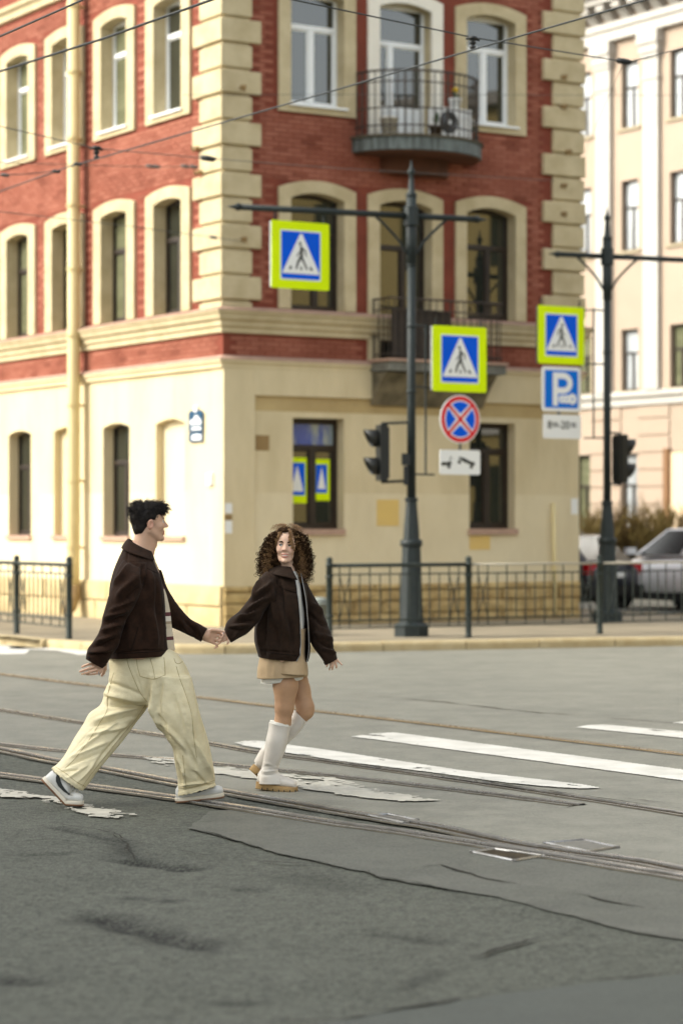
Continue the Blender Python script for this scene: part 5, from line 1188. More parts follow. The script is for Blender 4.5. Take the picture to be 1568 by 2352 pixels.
def head(S, Mx, k=1.0, fem=False):
    """skull, face, ears and neck root in a head frame: x forward, y left, z up, origin between the ears"""
    sc = k
    def T(p): v = Mx @ Vector((p[0]*sc, p[1]*sc, p[2]*sc)); return (v.x, v.y, v.z)
    Rm = np.array(Mx.to_3x3().normalized())
    def E_(c, r, kk=.012, sub=False, rot=None): S.ell(T(c), [v*sc for v in r], kk, (Rm if rot is None else Rm@np.array(rot)), sub)
    def C_(a, b, r0, r1, kk=.01, sub=False): S.cone(T(a), T(b), r0*sc, r1*sc, kk, sub)
    E_((-.012, 0, .038), (.096, .074, .086), .02); E_((.035, 0, .03), (.062, .064, .07), .02)
    E_((.036, 0, -.03), (.056, .056, .082), .02)
    jw = .040 if fem else .05
    for y in (-1, 1):
        C_((-.004, y*jw, -.045), (.05, y*.026, -.098), .022, .018, .018)
        E_((.058, y*.036, -.022), (.03, .026, .028), .016)
        C_((.076, y*.014, .024), (.066, y*.044, .022), .011, .011, .010)
    E_((.073, 0, -.103), (.021, .022, .018), .014)
    C_((.086, 0, .018), (.106 if fem else .113, 0, -.026), .008, .0115 if fem else .013, .009)
    for y in (-1, 1):
        E_((.097, y*.013, -.03), (.010, .008, .008), .005)
        E_((.1, y*.031, .003), (.016, .017, .011), .009, True)
    E_((.088, 0, -.060), (.011, .023, .006), .006); E_((.086, 0, -.074), (.011, .020, .0075), .006)
    if fem:
        for y in (-1, 1): E_((.062, y*.034, -.035), (.028, .02, .02), .012)
        E_((.098, 0, -.066), (.012, .022, .0035), .003, True)
    else: C_((.1, -.02, -.067), (.1, .02, -.067), .0035, .0035, .004, True)
    for y in (-1, 1):
        rz = Euler((0, R(14), y*R(22))).to_matrix()
        E_((-.010, y*.083, -.006), (.021, .010, .035), .003, False, rz); E_((-.004, y*.093, -.004), (.011, .0075, .022), .003, True, rz)
    return T
def tint_attr(o, Mx, k, lipw=.024):
    inv = Mx.inverted(); V = np.array([v.co for v in o.data.vertices]); 
    I = np.array(inv); W = V+np.array(o.parent.location); L_ = W@I[:3, :3].T+I[:3, 3]; L_ = L_/k
    t = np.zeros(len(V)); d = ((L_[:, 1])/lipw)**2
    up = (d+((L_[:, 2]+.0605)/.0065)**2 < 1) & (L_[:, 0] > .06); lo = (d*1.2+((L_[:, 2]+.0745)/.0085)**2 < 1) & (L_[:, 0] > .06)
    t[up | lo] = .75
    ch = np.exp(-(((np.abs(L_[:, 1])-.036)/.018)**2+((L_[:, 2]+.022)/.018)**2))*(L_[:, 0] > .03)*.28; no = np.exp(-((L_[:, 1]/.012)**2+((L_[:, 2]+.026)/.012)**2))*(L_[:, 0] > .09)*.3
    ear = ((np.abs(L_[:, 1]) > .073) & (np.abs(L_[:, 0]) < .04) & (np.abs(L_[:, 2]) < .05))*.3
    t = np.maximum(np.maximum(t, ch), np.maximum(no, ear))
    a = o.data.attributes.new('tint', 'FLOAT', 'POINT'); a.data.foreach_set('value', t.astype(np.float32))
def hand(S, wrist, knuck, spread, fingers, thumb, r=.0085, palm_w=.042, palm_t=.013, k=.006):
    """wrist and knuckle centre, spread = unit vector from little-finger to index side; each finger a chain of joints from its own knuckle"""
    w_ = Vector(wrist); kn = Vector(knuck); sp = Vector(spread).normalized(); d = (kn-w_)
    for i in range(4):
        o = sp*(i-1.5)/1.5*palm_w*.78
        S.cone(w_+sp*(i-1.5)/1.5*palm_w*.5+d*.1, kn+o, palm_t*1.1, r*1.12, .012)
    S.cone(w_-d*.5, w_+d*.15, palm_w*.62, palm_w*.6, .012)
    for i, ch in enumerate(fingers):
        p = kn+sp*(i-1.5)/1.5*palm_w*.78; rr = r*(1.0, 1.05, 1.0, .86)[3-i if False else i] if i < 4 else r
        for j, q in enumerate(ch):
            q = Vector(q); S.cone(p, p+q, rr*(1-.09*j), rr*(1-.09*(j+1)), .0025 if j else .004); p = p+q
    p = w_+d*.25+sp*palm_w*.55
    for j, q in enumerate(thumb):
        q = Vector(q); S.cone(p, p+q, r*(1.5-.22*j), r*(1.28-.2*j), .006 if j == 0 else .003); p = p+q

# ------------------------------------------------------------------ shoes
def shoe(parent, origin, M, upper_m, sole_m, sole_t=.03, bend=0.0, L=.29, swoosh=None, wedge=0.0, treads=False, ankle=.10, lace=None, outsole=None):
    xs_ = np.array([0, .012, .035, .07, .11, .16, .205, .245, .272, .287, .29])*L/.29
    top = np.array([.055, .075, ankle*.93, ankle, ankle*.95, .078, .064, .055, .047, .038, .028]); hw = np.array([.012, .026, .034, .037, .038, .043, .0475, .046, .038, .024, .010])
    def B(p):
        p = np.array(p, float)
        if bend:
            xb = .19*L/.29; m = p[:, 0] > xb; a = bend; c, s = math.cos(a), math.sin(a); dx, z = p[m, 0]-xb, p[m, 2]; p[m, 0] = xb+dx*c-z*s; p[m, 2] = dx*s+z*c
        Mn = np.array(M); return p@Mn[:3, :3].T+Mn[:3, 3]
    def sole_top(x): return sole_t+wedge*(1-x/L)
    n = 20; V = []
    for x, t, w in zip(xs_, top, hw):
        z0 = sole_top(x)-.006; z1 = sole_top(x)+t*.9
        for k in range(n):
            a = 2*math.pi*k/n; ca, sa = math.cos(a), math.sin(a); e = .72 if sa < 0 else .95
            wv = w*(1 if sa < .2 else 1-.28*(sa-.2)/.8)
            V.append((x, wv*math.copysign(abs(ca)**e, ca), (z0+z1)/2+(z1-z0)/2*math.copysign(abs(sa)**e, sa)))
    m = len(xs_); fs = [(i*n+k, i*n+(k+1) % n, (i+1)*n+(k+1) % n, (i+1)*n+k) for i in range(m-1) for k in range(n)]+[tuple(range(n)), tuple((m-1)*n+k for k in range(n))]
    def mk(name, V, fs, mm, par):
        me = bpy.data.meshes.new(name); me.from_pydata((B(V)-np.array(origin)).tolist(), [], fs); bm = bmesh.new(); bm.from_mesh(me); bmesh.ops.recalc_face_normals(bm, faces=bm.faces); bm.to_mesh(me); bm.free(); return link(name, me, mm, par, True)
    up = mk('shoe', V, fs, upper_m, parent)
    xs2 = np.linspace(-.004, L+.006, 24); hw2 = np.interp(xs2, xs_, hw)+.006; hw2[0] = .018; hw2[-1] = .012; V = []
    for x, w in zip(xs2, hw2):
        zt = sole_top(min(max(x, 0), L)); V += [(x, w*.93, 0), (x, w, .006), (x, w*.98, zt-.004), (x, w*.93, zt), (x, -w*.93, zt), (x, -w*.98, zt-.004), (x, -w, .006), (x, -w*.93, 0)]
    k8 = 8; fs = [(i*k8+k, i*k8+(k+1) % k8, (i+1)*k8+(k+1) % k8, (i+1)*k8+k) for i in range(23) for k in range(k8)]+[tuple(range(8)), tuple(23*8+k for k in range(8))]
    so_ = mk('sole', V, fs, sole_m, up)
    if outsole:
        V = []
        for x, w in zip(xs2, hw2): V += [(x, w*.95, -.004), (x, w*1.02, 0), (x, w*1.02, .007), (x, -w*1.02, .007), (x, -w*1.02, 0), (x, -w*.95, -.004)]
        mk('outsole', V, [(i*6+k, i*6+(k+1) % 6, (i+1)*6+(k+1) % 6, (i+1)*6+k) for i in range(23) for k in range(6)]+[tuple(range(6)), tuple(23*6+k for k in range(6))], outsole, so_)
    if treads:
        for x in (.04, .075, .11, .15, .185, .22, .25):
            for sy in (-1, 1):
                w = float(np.interp(x, xs2, hw2)); q = [(x+a, sy*(w+b), c) for a in (0, .006) for b in (-.004, .0012) for c in (.0, .014)]
                mk('tread_notch', q, [(0, 1, 3, 2), (4, 6, 7, 5), (0, 4, 5, 1), (2, 3, 7, 6), (0, 2, 6, 4), (1, 5, 7, 3)], M_INK, so_)
    if swoosh:
        for sy in (-1, 1):
            lo = [(.215, .066), (.17, .046), (.13, .037), (.09, .036), (.06, .045), (.042, .062), (.03, .085)]; hi = [(.215, .066), (.17, .054), (.13, .053), (.10, .058), (.08, .066), (.06, .078), (.03, .085)]
            V = [(x, sy*(float(np.interp(x, xs_, hw))*1.0+.0035-max(0, z-.06)*.16), z+sole_t*.4) for x, z in lo+hi]; k = len(lo); mk('side_stripe', V, [(i, i+1, k+i+1, k+i) for i in range(k-1)], swoosh, up)
    if lace:
        for i in range(4):
            x = .135+.022*i; z = sole_top(x)+float(np.interp(x, xs_, top))*.9+.002; w = .022; pts = [(x, -w, z-.008), (x+.004, 0, z+.003), (x, w, z-.008)]
            q = MB(); q.tube(pts, .0035, 6); mk('lace', q.v, q.f, lace, up)
        x = .075; z = sole_top(x)+float(np.interp(x, xs_, top))*.9; q = MB(); q.box((.10, 0, z+.012), (.05, .05, .03), Euler((0, .5, 0)).to_matrix()); mk('tongue', q.v, q.f, upper_m, up)
    return up
def frame(px, heading, pitch=0.0, roll=0.0):
    """origin point, yaw heading vector in plan, pitch (nose up +)"""
    f = Vector((heading[0], heading[1], 0)).normalized(); yaw = math.atan2(f.y, f.x)
    return Matrix.Translation(px) @ Matrix.Rotation(yaw, 4, 'Z') @ Matrix.Rotation(-pitch, 4, 'Y') @ Matrix.Rotation(roll, 4, 'X')
def V3(dx, dy, y=0.0, s=387.0): return Vector((dx/s, y, -dy/s))

# ------------------------------------------------------------------ the man
YM = 14.35
M_SKIN = skin_mat('skin_warm', (.64, .40, .28), (.50, .16, .13))
M_WOOL = mat('brown_wool', (.029, .0135, .0078), (.017, .0083, .005), 30, .9, bump=.35, bscale=15, sheen=.04, spec=.12, bdist=.018)
M_WOOLD = mat('black_lining', (.006, .006, .007), None, rough=.8)
M_DENIM = mat('cream_denim', (.73, .66, .46), (.65, .57, .37), 6, .85, bump=.45, bscale=24, spec=.2, bdist=.018)
M_HAIRB = mat('black_hair', (.010, .008, .008), (.022, .018, .015), 40, .6, spec=.2)
M_SHOE = mat('white_leather', (.62, .62, .60), (.54, .54, .52), 14, .5, bump=.1, bscale=200)
M_GUM = mat('gum_rubber', (.20, .10, .05), (.15, .07, .035), 20, .7)
M_MIDS = mat('off_white_rubber', (.62, .57, .47), None, rough=.6)
man = thing('person', 'person in dark brown wool jacket and baggy cream jeans striding right', 'person', tuple(G(300, 1845)), group='couple holding hands')
MO = np.array(man.location)
HM = frame(P(342.5, 1202, YM), (math.cos(R(17)), math.sin(R(17))), R(5)); HK = .925
S = SDF((-1.60, 13.93, -.0), (-.655, 14.83, 1.83), .0045)
T = head(S, HM, HK)
Pm = lambda x, y, dy=0.0: P(x, y, YM+dy)
S.cone(T((-.03, 0, -.05)), Pm(322, 1268), .052, .06, .02); S.cone(T((.01, 0, -.09)), Pm(338, 1268, .01), .036, .045, .015); S.ell(Pm(356, 1252, .015), (.014, .018, .016), .012)
S.cone(Pm(322, 1268), Pm(320, 1320), .062, .09, .02); S.cone(Pm(312, 1325, -.12), Pm(328, 1328, .12), .06, .06, .03)
S.cone(Pm(318, 1330), Pm(325, 1480), .13, .125, .04); S.cone(Pm(325, 1490, -.07), Pm(330, 1500, .07), .12, .12, .04)
for a, b, r0, r1 in [((303, 1335, -.16), (268, 1412, -.22), .04, .038), ((268, 1412, -.22), (240, 1508, -.235), .042, .03), ((338, 1335, .15), (395, 1408, .23), .04, .036), ((395, 1408, .23), (471, 1459, .31), .036, .028),
                     ((310, 1530, .08), (242, 1662, .02), .08, .055), ((242, 1662, .02), (142, 1775, -.15), .05, .036), ((350, 1530, -.08), (412, 1670, -.05), .08, .055), ((412, 1670, -.05), (430, 1800, .02), .05, .036)]:
    S.cone(Pm(*a), Pm(*b), r0, r1, .02)
s_ = 387
hand(S, Pm(240, 1511, -.235), Pm(222, 1535, -.235), (.6, 0, -.8),
     [[V3(-10, 1, -.004), V3(-9, 3, .004), V3(-6, 3, .006)], [V3(-15, 4, -.004), V3(-12, 4, .004), V3(-8, 3, .006)], [V3(-16, 4, -.004), V3(-12, 4, .006), V3(-8, 2, .008)], [V3(-14, 3, 0), V3(-10, 1, .008), V3(-7, 0, .008)]],
     [V3(0, 12, .025), V3(-4, 10, .015), V3(-4, 6, .008)], r=.0088, palm_w=.042)
hand(S, Pm(470, 1459, .31), Pm(493, 1464, .335), (.25, 0, .97),
     [[V3(7, 4, -.004), V3(3, 5, -.016), V3(-6, 3, -.012)], [V3(10, 3, -.002), V3(4, 5, -.018), V3(-7, 4, -.012)], [V3(11, 2, 0), V3(5, 5, -.018), V3(-6, 5, -.012)], [V3(11, 1, 0), V3(7, 5, -.015), V3(-4, 6, -.012)]],
     [V3(9, -5, -.006), V3(14, 1, -.004), V3(11, 2, 0)], r=.0088, palm_w=.042)
Vb, Fb = S.mesh(); Vb = lap_smooth(Vb, Fb, 1, .4)
body = np_link('body', Vb, Fb, M_SKIN, man, MO); tint_attr(body, HM, HK); del S
# eyes and brows
def face_bits(parent, origin, Mx, k, hair_m, iris, look=0.0, lashes=False, brow_w=.0035, white=.75):
    T3 = lambda p: Mx @ Vector((p[0]*k, p[1]*k, p[2]*k)); O = Vector(origin)
    for y in (-1, 1):
        q = MB(); c = T3((.0805, y*.031, .003)); q.lathe((0, 0, 0), [(max(.0004, .0118*k*math.sin(math.pi*i/10)), -.0118*k*math.cos(math.pi*i/10)) for i in range(11)], 14); q.v = [tuple(Vector(v)+c-O) for v in q.v]
        ey = q.build('eye', mat('eye_white', (white, white*.97, white*.94), None, rough=.2), parent, True)
        g = Vector((.0107*math.cos(look), .0107*math.sin(look), 0)); ci = T3((.0805+g.x, y*.031+g.y, .003)); q = MB(); f = (Mx.to_3x3() @ g).normalized(); q.tube([ci-f*.002-O, ci+f*.0016-O], .0058*k, 12); q.build('iris', iris, ey)
        q = MB(); q.tube([T3(p)-O for p in ((.093, y*.014, .021), (.0925, y*.028, .0265), (.083, y*.046, .0225))], [brow_w*k, brow_w*1.25*k, brow_w*.5*k], 6); q.build('eyebrow', hair_m, parent, True)
        q = MB(); q.tube([T3(p)-O for p in ((.0915, y*.018, .0065), (.0932, y*.030, .0105), (.086, y*.043, .006))], [.0013*k, .0026*k if lashes else .0016*k, .0018*k], 6); q.build('eyelash', M_INK, parent, True)
face_bits(man, MO, HM, HK, M_HAIRB, M_INK)
# hair: a close cap and many short strands
def hT(Mx, k): return lambda p: (lambda v: (v.x, v.y, v.z))(Mx @ Vector((p[0]*k, p[1]*k, p[2]*k)))
T = hT(HM, HK); Rm = np.array(HM.to_3x3())
S = SDF(np.array(HM.translation)-.19, np.array(HM.translation)+.19, .004)
S.ell(T((-.016, 0, .048)), np.array((.103, .081, .088))*HK, .01, Rm); S.ell(T((.045, 0, .088)), np.array((.058, .066, .042))*HK, .02, Rm); S.ell(T((.088, 0, .085)), np.array((.03, .05, .028))*HK, .02, Rm); S.ell(T((-.062, 0, -.01)), np.array((.048, .064, .07))*HK, .02, Rm); S.ell(T((-.055, 0, .085)), np.array((.05, .06, .05))*HK, .02, Rm)
S.ell(T((.088, 0, -.055)), np.array((.094, .13, .108))*HK, .008, Rm, True)
for y in (-1, 1): S.ell(T((.0, y*.092, -.016)), np.array((.040, .034, .05))*HK, .008, Rm, True); S.ell(T((-.01, y*.07, -.09)), np.array((.05, .03, .045))*HK, .01, Rm, True)
S.ell(T((.03, 0, -.165)), np.array((.1, .1, .07))*HK, .01, Rm, True)
Vh, Fh = S.mesh(); Nh = vnorm(Vh, Fh)
cen = np.array(HM.translation); 
if ((Vh-cen)*Nh).sum() < 0: Nh = -Nh
Vh = wob(Vh, Nh, .002, 90, 3)
hair = np_link('hair', Vh, Fh, M_HAIRB, man, MO)
rs = np.random.RandomState(3); up_ = Rm@np.array([0, 0, 1.]); fw_ = Rm@np.array([1., 0, 0]); st = []
sel = rs.choice(len(Vh), 3000)
for i in sel:
    p, n_ = Vh[i], Nh[i]; lc = Rm.T@(p-cen)/HK
    if lc[2] < .0 and rs.rand() > .25: continue
    long_ = np.clip((lc[2]-.0)/.1, .15, 1); ln = (.012+.024*rs.rand())*long_*(1.25 if (lc[0] > .06 or lc[0] < -.07) else 1)
    d = n_*.75+fw_*(.45 if lc[0] > -.03 else -.25)+up_*(.1 if lc[0] < .06 else -.5)+rs.normal(size=3)*.3; d /= np.linalg.norm(d); b2 = rs.normal(size=3)*.25
    pts = [p-n_*.004, p+d*ln*.5, p+(d+b2*.5-up_*.15)*ln]; st.append((crv(pts, 3), .0014, .0004))
tubes('hair_strands', st, M_HAIRB, hair, MO, 3)
# jacket
wl = M_WOOL
torso = loft([(292, 1240, 350, 1266, .085, 0), (283, 1262, 353, 1282, .14, 0), (272, 1285, 362, 1302, .20, 0), (262, 1312, 371, 1322, .235, 0), (255, 1350, 377, 1350, .245, 0), (251, 1400, 381, 1395, .245, 0), (249, 1450, 385, 1440, .24, 0), (248, 1485, 388, 1478, .235, 0), (248, 1499, 390, 1493, .232, 0), (249, 1511, 389, 1504, .226, 0)], YM, 72, 7, .9,
              gap=[(-12, 14), (-10, 16), (-9, 20), (-8, 24), (-8, 28), (-9, 30), (-10, 30), (-10, 29), (-10, 28), (-10, 28)])
slr = loft([(284, 1287, 338, 1292, .06, -.14), (270, 1310, 336, 1322, .085, -.20), (257, 1345, 324, 1358, .09, -.22), (246, 1382, 307, 1396, .088, -.235), (238, 1414, 290, 1424, .086, -.245), (231, 1446, 280, 1454, .08, -.25), (216, 1473, 270, 1487, .075, -.25), (205, 1489, 258, 1507, .068, -.245), (202, 1500, 249, 1523, .06, -.24), (200, 1513, 236, 1535, .052, -.235)], YM, 48, 7, .95, hem=2.2)
sll = loft([(318, 1330, 372, 1308, .06, .14), (338, 1375, 385, 1345, .08, .2), (372, 1420, 402, 1378, .075, .225), (392, 1438, 420, 1400, .07, .24), (412, 1448, 440, 1420, .066, .26), (440, 1463, 460, 1433, .06, .29), (462, 1474, 476, 1444, .054, .31)], YM, 40, 7, .95, hem=2.0)
FLD = [(300, 1296, 262, 1345, 5, 12), (322, 1318, 268, 1372, 6, 13), (330, 1345, 262, 1398, 5, -11), (315, 1372, 250, 1408, 5, 13), (300, 1400, 240, 1420, 5, 12), (292, 1418, 238, 1432, 5, -13), (286, 1432, 232, 1450, 5, 12), (275, 1452, 222, 1476, 5, 12), (268, 1470, 212, 1486, 4, -11), (262, 1490, 206, 1498, 5, 12), (246, 1500, 204, 1506, 3, -8),
       (330, 1300, 336, 1360, 6, -12), (345, 1310, 352, 1390, 7, 11), (362, 1320, 366, 1440, 6, -10), (305, 1420, 300, 1495, 8, 12), (325, 1400, 335, 1490, 8, -9), (350, 1400, 360, 1490, 8, 9), (285, 1455, 270, 1500, 5, 8), (250, 1499, 390, 1492, 1.8, -6), (298, 1250, 290, 1298, 1.6, -5), (283, 1288, 335, 1302, 2, -6),
       (410, 1420, 440, 1458, 4, 9), (425, 1418, 455, 1462, 4, -8), (445, 1428, 466, 1470, 3.5, 8)]
FLD = [(a, b, c, d, w_, h_*2.5) for a, b, c, d, w_, h_ in FLD]
jk = cloth('jacket', [torso], wl, man, MO, FLD, (.004, 11), thick=.009, seed=2)
cloth('sleeve', [slr], wl, jk, MO, FLD, (.006, 15), seed=3); cloth('sleeve', [sll], wl, jk, MO, FLD, (.006, 15), seed=4)
col_ = loft([(294, 1237, 350, 1267, .080, 0), (286, 1246, 353, 1275, .115, 0), (279, 1258, 356, 1287, .165, 0)], YM, 48, 5, .92, gap=[(-16, 20), (-14, 18), (-10, 14)]); cloth('collar', [col_], wl, jk, MO, (), (.002, 20), thick=.007)
q = MB(); c = Pm(205, 1511, -.28)-Vector(MO); q.tube([c, c+Vector((-.002, -.006, .002))], .007, 10); q.build('cuff_button', M_WOOLD, jk)
# striped sweater
m = bpy.data.materials.new('striped_knit'); m.use_nodes = True; t = m.node_tree; b = t.nodes['Principled BSDF']; g = t.nodes.new('ShaderNodeNewGeometry'); sx = t.nodes.new('ShaderNodeSeparateXYZ'); t.links.new(g.outputs['Position'], sx.inputs[0])
mr = t.nodes.new('ShaderNodeMapRange'); z0_, z1_ = Pm(390, 1500).z, Pm(390, 1270).z; mr.inputs[1].default_value = z0_; mr.inputs[2].default_value = z1_; t.links.new(sx.outputs[2], mr.inputs[0])
rp = t.nodes.new('ShaderNodeValToRGB'); rp.color_ramp.interpolation = 'CONSTANT'; cw, cm, ct_ = (.66, .58, .45, 1), (.12, .035, .04, 1), (.40, .32, .23, 1)
el = rp.color_ramp.elements; el[0].position = 0; el[0].color = cw; el[1].position = .13; el[1].color = cm
for pos, colr in ((.165, cw), (.29, ct_), (.32, (.75, .70, .62, 1)), (.37, cm), (.41, cw), (.64, cm), (.68, (.75, .70, .62, 1)), (.74, ct_)): x = el.new(pos); x.color = colr
t.links.new(mr.outputs[0], rp.inputs[0]); t.links.new(rp.outputs[0], b.inputs['Base Color']); b.inputs['Roughness'].default_value = .95
wv = t.nodes.new('ShaderNodeTexWave'); wv.inputs['Scale'].default_value = 90; wv.bands_direction = 'X'; t.links.new(g.outputs['Position'], wv.inputs['Vector']); bp = t.nodes.new('ShaderNodeBump'); bp.inputs['Distance'].default_value = .004; bp.inputs['Strength'].default_value = .6; t.links.new(wv.outputs[0], bp.inputs['Height']); t.links.new(bp.outputs[0], b.inputs['Normal'])
sw = loft([(300, 1262, 350, 1272, .075, 0), (290, 1290, 361, 1300, .10, .02), (285, 1330, 374, 1340, .12, .02), (285, 1390, 390, 1394, .125, .02), (285, 1430, 395, 1432, .125, .02), (285, 1460, 397, 1458, .125, .02), (285, 1488, 401, 1494, .12, .02)], YM, 48, 6, .95); cloth('sweater', [sw], m, man, MO, [(372, 1380, 395, 1390, 3, 6), (375, 1440, 398, 1445, 3, -6)], (.004, 30))
# trousers
hips = loft([(256, 1496, 394, 1492, .15, 0), (252, 1515, 412, 1512, .172, 0), (252, 1540, 428, 1538, .188, 0), (246, 1572, 441, 1568, .19, 0), (250, 1600, 440, 1594, .17, 0), (280, 1618, 420, 1612, .11, 0)], YM, 56, 6, .9)
tl_ = loft([(256, 1540, 345, 1560, .12, .075), (240, 1582, 346, 1604, .13, .06), (230, 1616, 336, 1630, .13, .05), (205, 1636, 314, 1660, .13, .035), (192, 1664, 290, 1692, .125, .01), (172, 1700, 262, 1726, .122, -.04), (150, 1735, 233, 1762, .12, -.09), (130, 1756, 207, 1795, .115, -.13), (116, 1763, 189, 1815, .108, -.16)], YM, 48, 7, .92, hem=1.6)
ll_ = loft([(318, 1545, 437, 1555, .13, -.085), (330, 1590, 451, 1595, .14, -.08), (345, 1630, 459, 1632, .14, -.075), (360, 1662, 466, 1662, .138, -.06), (381, 1694, 474, 1690, .132, -.045), (399, 1720, 481, 1716, .128, -.03), (405, 1760, 490, 1755, .122, -.005), (407, 1800, 496, 1786, .115, .02), (404, 1829, 497, 1808, .108, .03)], YM, 48, 7, .92, hem=1.5)
TF = [(335, 1600, 225, 1560, 6, -8), (330, 1612, 232, 1590, 6, 13), (325, 1625, 240, 1620, 6, -12), (330, 1622, 215, 1655, 6, 14), (318, 1645, 205, 1668, 6, -12), (300, 1668, 195, 1690, 6, 13), (290, 1640, 160, 1745, 4, 10), (310, 1655, 215, 1760, 5, -9), (262, 1700, 150, 1745, 5, 9), (240, 1725, 135, 1768, 5, -10), (225, 1745, 175, 1800, 4, 9), (205, 1758, 150, 1790, 4, 8), (190, 1768, 130, 1775, 3, -8),
      (335, 1565, 345, 1612, 5, -9), (352, 1560, 356, 1650, 7, 13), (372, 1560, 366, 1640, 6, -12), (345, 1600, 372, 1690, 6, 14), (362, 1640, 385, 1672, 5, -14), (375, 1655, 440, 1735, 6, 15), (360, 1660, 395, 1700, 5, -13), (420, 1580, 448, 1700, 6, 12), (400, 1590, 425, 1690, 7, -10), (440, 1690, 492, 1785, 6, 16), (425, 1700, 455, 1770, 6, -14), (405, 1725, 432, 1790, 5, 11), (412, 1745, 418, 1810, 4, -10), (425, 1760, 425, 1815, 4, 9), (440, 1770, 480, 1805, 5, -11), (408, 1805, 490, 1795, 3, 9), (406, 1815, 494, 1803, 2.5, -7),
      (300, 1515, 330, 1600, 2, -5), (322, 1555, 378, 1557, 1.5, 4), (312, 1515, 316, 1556, 1.3, 4), (380, 1512, 380, 1556, 1.3, 4), (112, 1762, 192, 1812, 3, 6), (262, 1545, 240, 1640, 1.5, -5), (240, 1640, 150, 1750, 1.5, -5), (330, 1640, 190, 1802, 1.5, -5)]
TF = [(a, b, c, d, w_, h_*(1.6 if w_ > 2.2 else 1)) for a, b, c, d, w_, h_ in TF]
tr = cloth('trousers', [hips, tl_, ll_], M_DENIM, man, MO, TF, (.008, 9), remesh=.0065, seed=5)
from mathutils.bvhtree import BVHTree
def seam(o, lines, origin, name, m, r=.0016):
    off = Vector(origin); bv = BVHTree.FromPolygons([Vector(v.co)+off for v in o.data.vertices], [p.vertices[:] for p in o.data.polygons]); cp = Vector((0, 0, H))
    for ln in lines:
        pts = []; ln = crv(ln, 8)
        for x, y in ln:
            d = (P(x, y, 14.5)-cp).normalized(); h_ = bv.ray_cast(cp, d)
            if h_[0] is not None: pts.append(h_[0]-d*.0006-off)
        if len(pts) > 2: q = MB(); q.tube(pts, r, 5); q.build(name, m, o)
M_STITCH = mat('tan_stitching', (.34, .27, .13), None, rough=.9)
seam(tr, [[(314, 1512), (316, 1530), (322, 1553)], [(322, 1553), (335, 1557), (352, 1560), (366, 1556), (380, 1550)], [(380, 1550), (379, 1530), (377, 1510)], [(345, 1512), (352, 1535), (356, 1559)], [(292, 1514), (296, 1530), (308, 1560), (322, 1590), (338, 1612)],
          [(262, 1545), (252, 1580), (247, 1605), (246, 1632), (230, 1660), (205, 1700), (175, 1740), (150, 1765)], [(334, 1620), (310, 1655), (280, 1690), (240, 1740), (205, 1785), (190, 1808)], [(405, 1530), (414, 1560), (425, 1590), (440, 1640), (445, 1690), (452, 1740)],
          [(400, 1512), (404, 1522), (412, 1524), (421, 1518)], [(408, 1810), (440, 1808), (470, 1800), (494, 1792)], [(122, 1758), (150, 1775), (175, 1795), (196, 1806)], [(420, 1735), (424, 1770), (428, 1812)]], MO, 'seam', M_STITCH)
q = MB(); q.prism([Pm(378+dx, 1520+dy, -.205)-Vector(MO) for dx, dy in ((0, 0), (.1, 0), (.1, .1), (0, .1))], (0, .001, 0)); 
ub = loft([(251, 1505, 300, 1506, .10, .02), (252, 1519, 292, 1520, .10, .02)], YM, 24, 3); cloth('waistband', [ub], M_WOOLD, tr, MO, (), (.001, 10))
# back pocket, a separate sewn patch
def patch(name, poly, yoff, m, parent, th=.004):
    pts = [P(x, y, YM+yoff) for x, y in poly]; q = MB(); q.prism([p-Vector(MO) for p in pts], (0, th, 0)); return q.build(name, m, parent)
M_DKSEAM = mat('dark_seam', (.006, .0035, .0025), None, rough=.9)
seam(jk, [[(251, 1500), (300, 1500), (350, 1497), (387, 1493)], [(368, 1325), (373, 1380), (377, 1440), (380, 1490)], [(338, 1305), (352, 1312), (364, 1318)], [(318, 1440), (308, 1475), (300, 1495)]], MO, 'seam', M_DKSEAM, .002)
# shoes
shoe(man, MO, frame(P(97, 1791, 14.13), (.96, .10), R(-47)), M_SHOE, M_MIDS, .026, R(43), L=.30, swoosh=M_INK, lace=M_SHOE, outsole=M_GUM)
shoe(man, MO, frame(Vector((-.977, 14.345, .004)), (.93, .36), R(4)), M_SHOE, M_MIDS, .026, 0, swoosh=M_INK, lace=M_SHOE, outsole=M_GUM)
# ring on the trailing hand
c = Pm(228, 1547, -.245)-Vector(MO); q = MB(); ax = V3(-14, 3).normalized(); a1 = ax.cross(Vector((0, 1, 0))).normalized(); a2 = ax.cross(a1); q.tube([c+a1*.0105*math.cos(k*math.pi/8)+a2*.0105*math.sin(k*math.pi/8) for k in range(16)], .0028, 6, closed=True); q.build('ring', M_ALU, man, True)

# ------------------------------------------------------------------ the woman
YW = 14.95
M_SKINW = skin_mat('skin_fair', (.74, .49, .36), (.52, .17, .15))
M_TIGHT = mat('tan_tights', (.44, .26, .15), (.38, .22, .125), 9, .6, spec=.4)
M_JACK = mat('dark_brown_cotton', (.025, .013, .0072), (.015, .0082, .0048), 24, .85, bump=.35, bscale=15, sheen=.03, spec=.15, bdist=.018)
M_SKIRT = mat('beige_suiting', (.45, .33, .20), (.40, .29, .175), 10, .85, bump=.2, bscale=300, spec=.25)
M_KNIT = mat('white_rib_knit', (.74, .72, .66), (.68, .66, .60), 30, .95, bump=.5, bscale=160)
M_BOOT = mat('ivory_leather', (.66, .62, .56), (.60, .55, .49), 8, .5, bump=.1, bscale=150)
M_CREPE = mat('tan_crepe_sole', (.40, .27, .125), (.30, .19, .085), 14, .8)
M_CURL = mat('brown_curls', (.32, .175, .066), (.15, .077, .03), 22, .45, spec=.5)
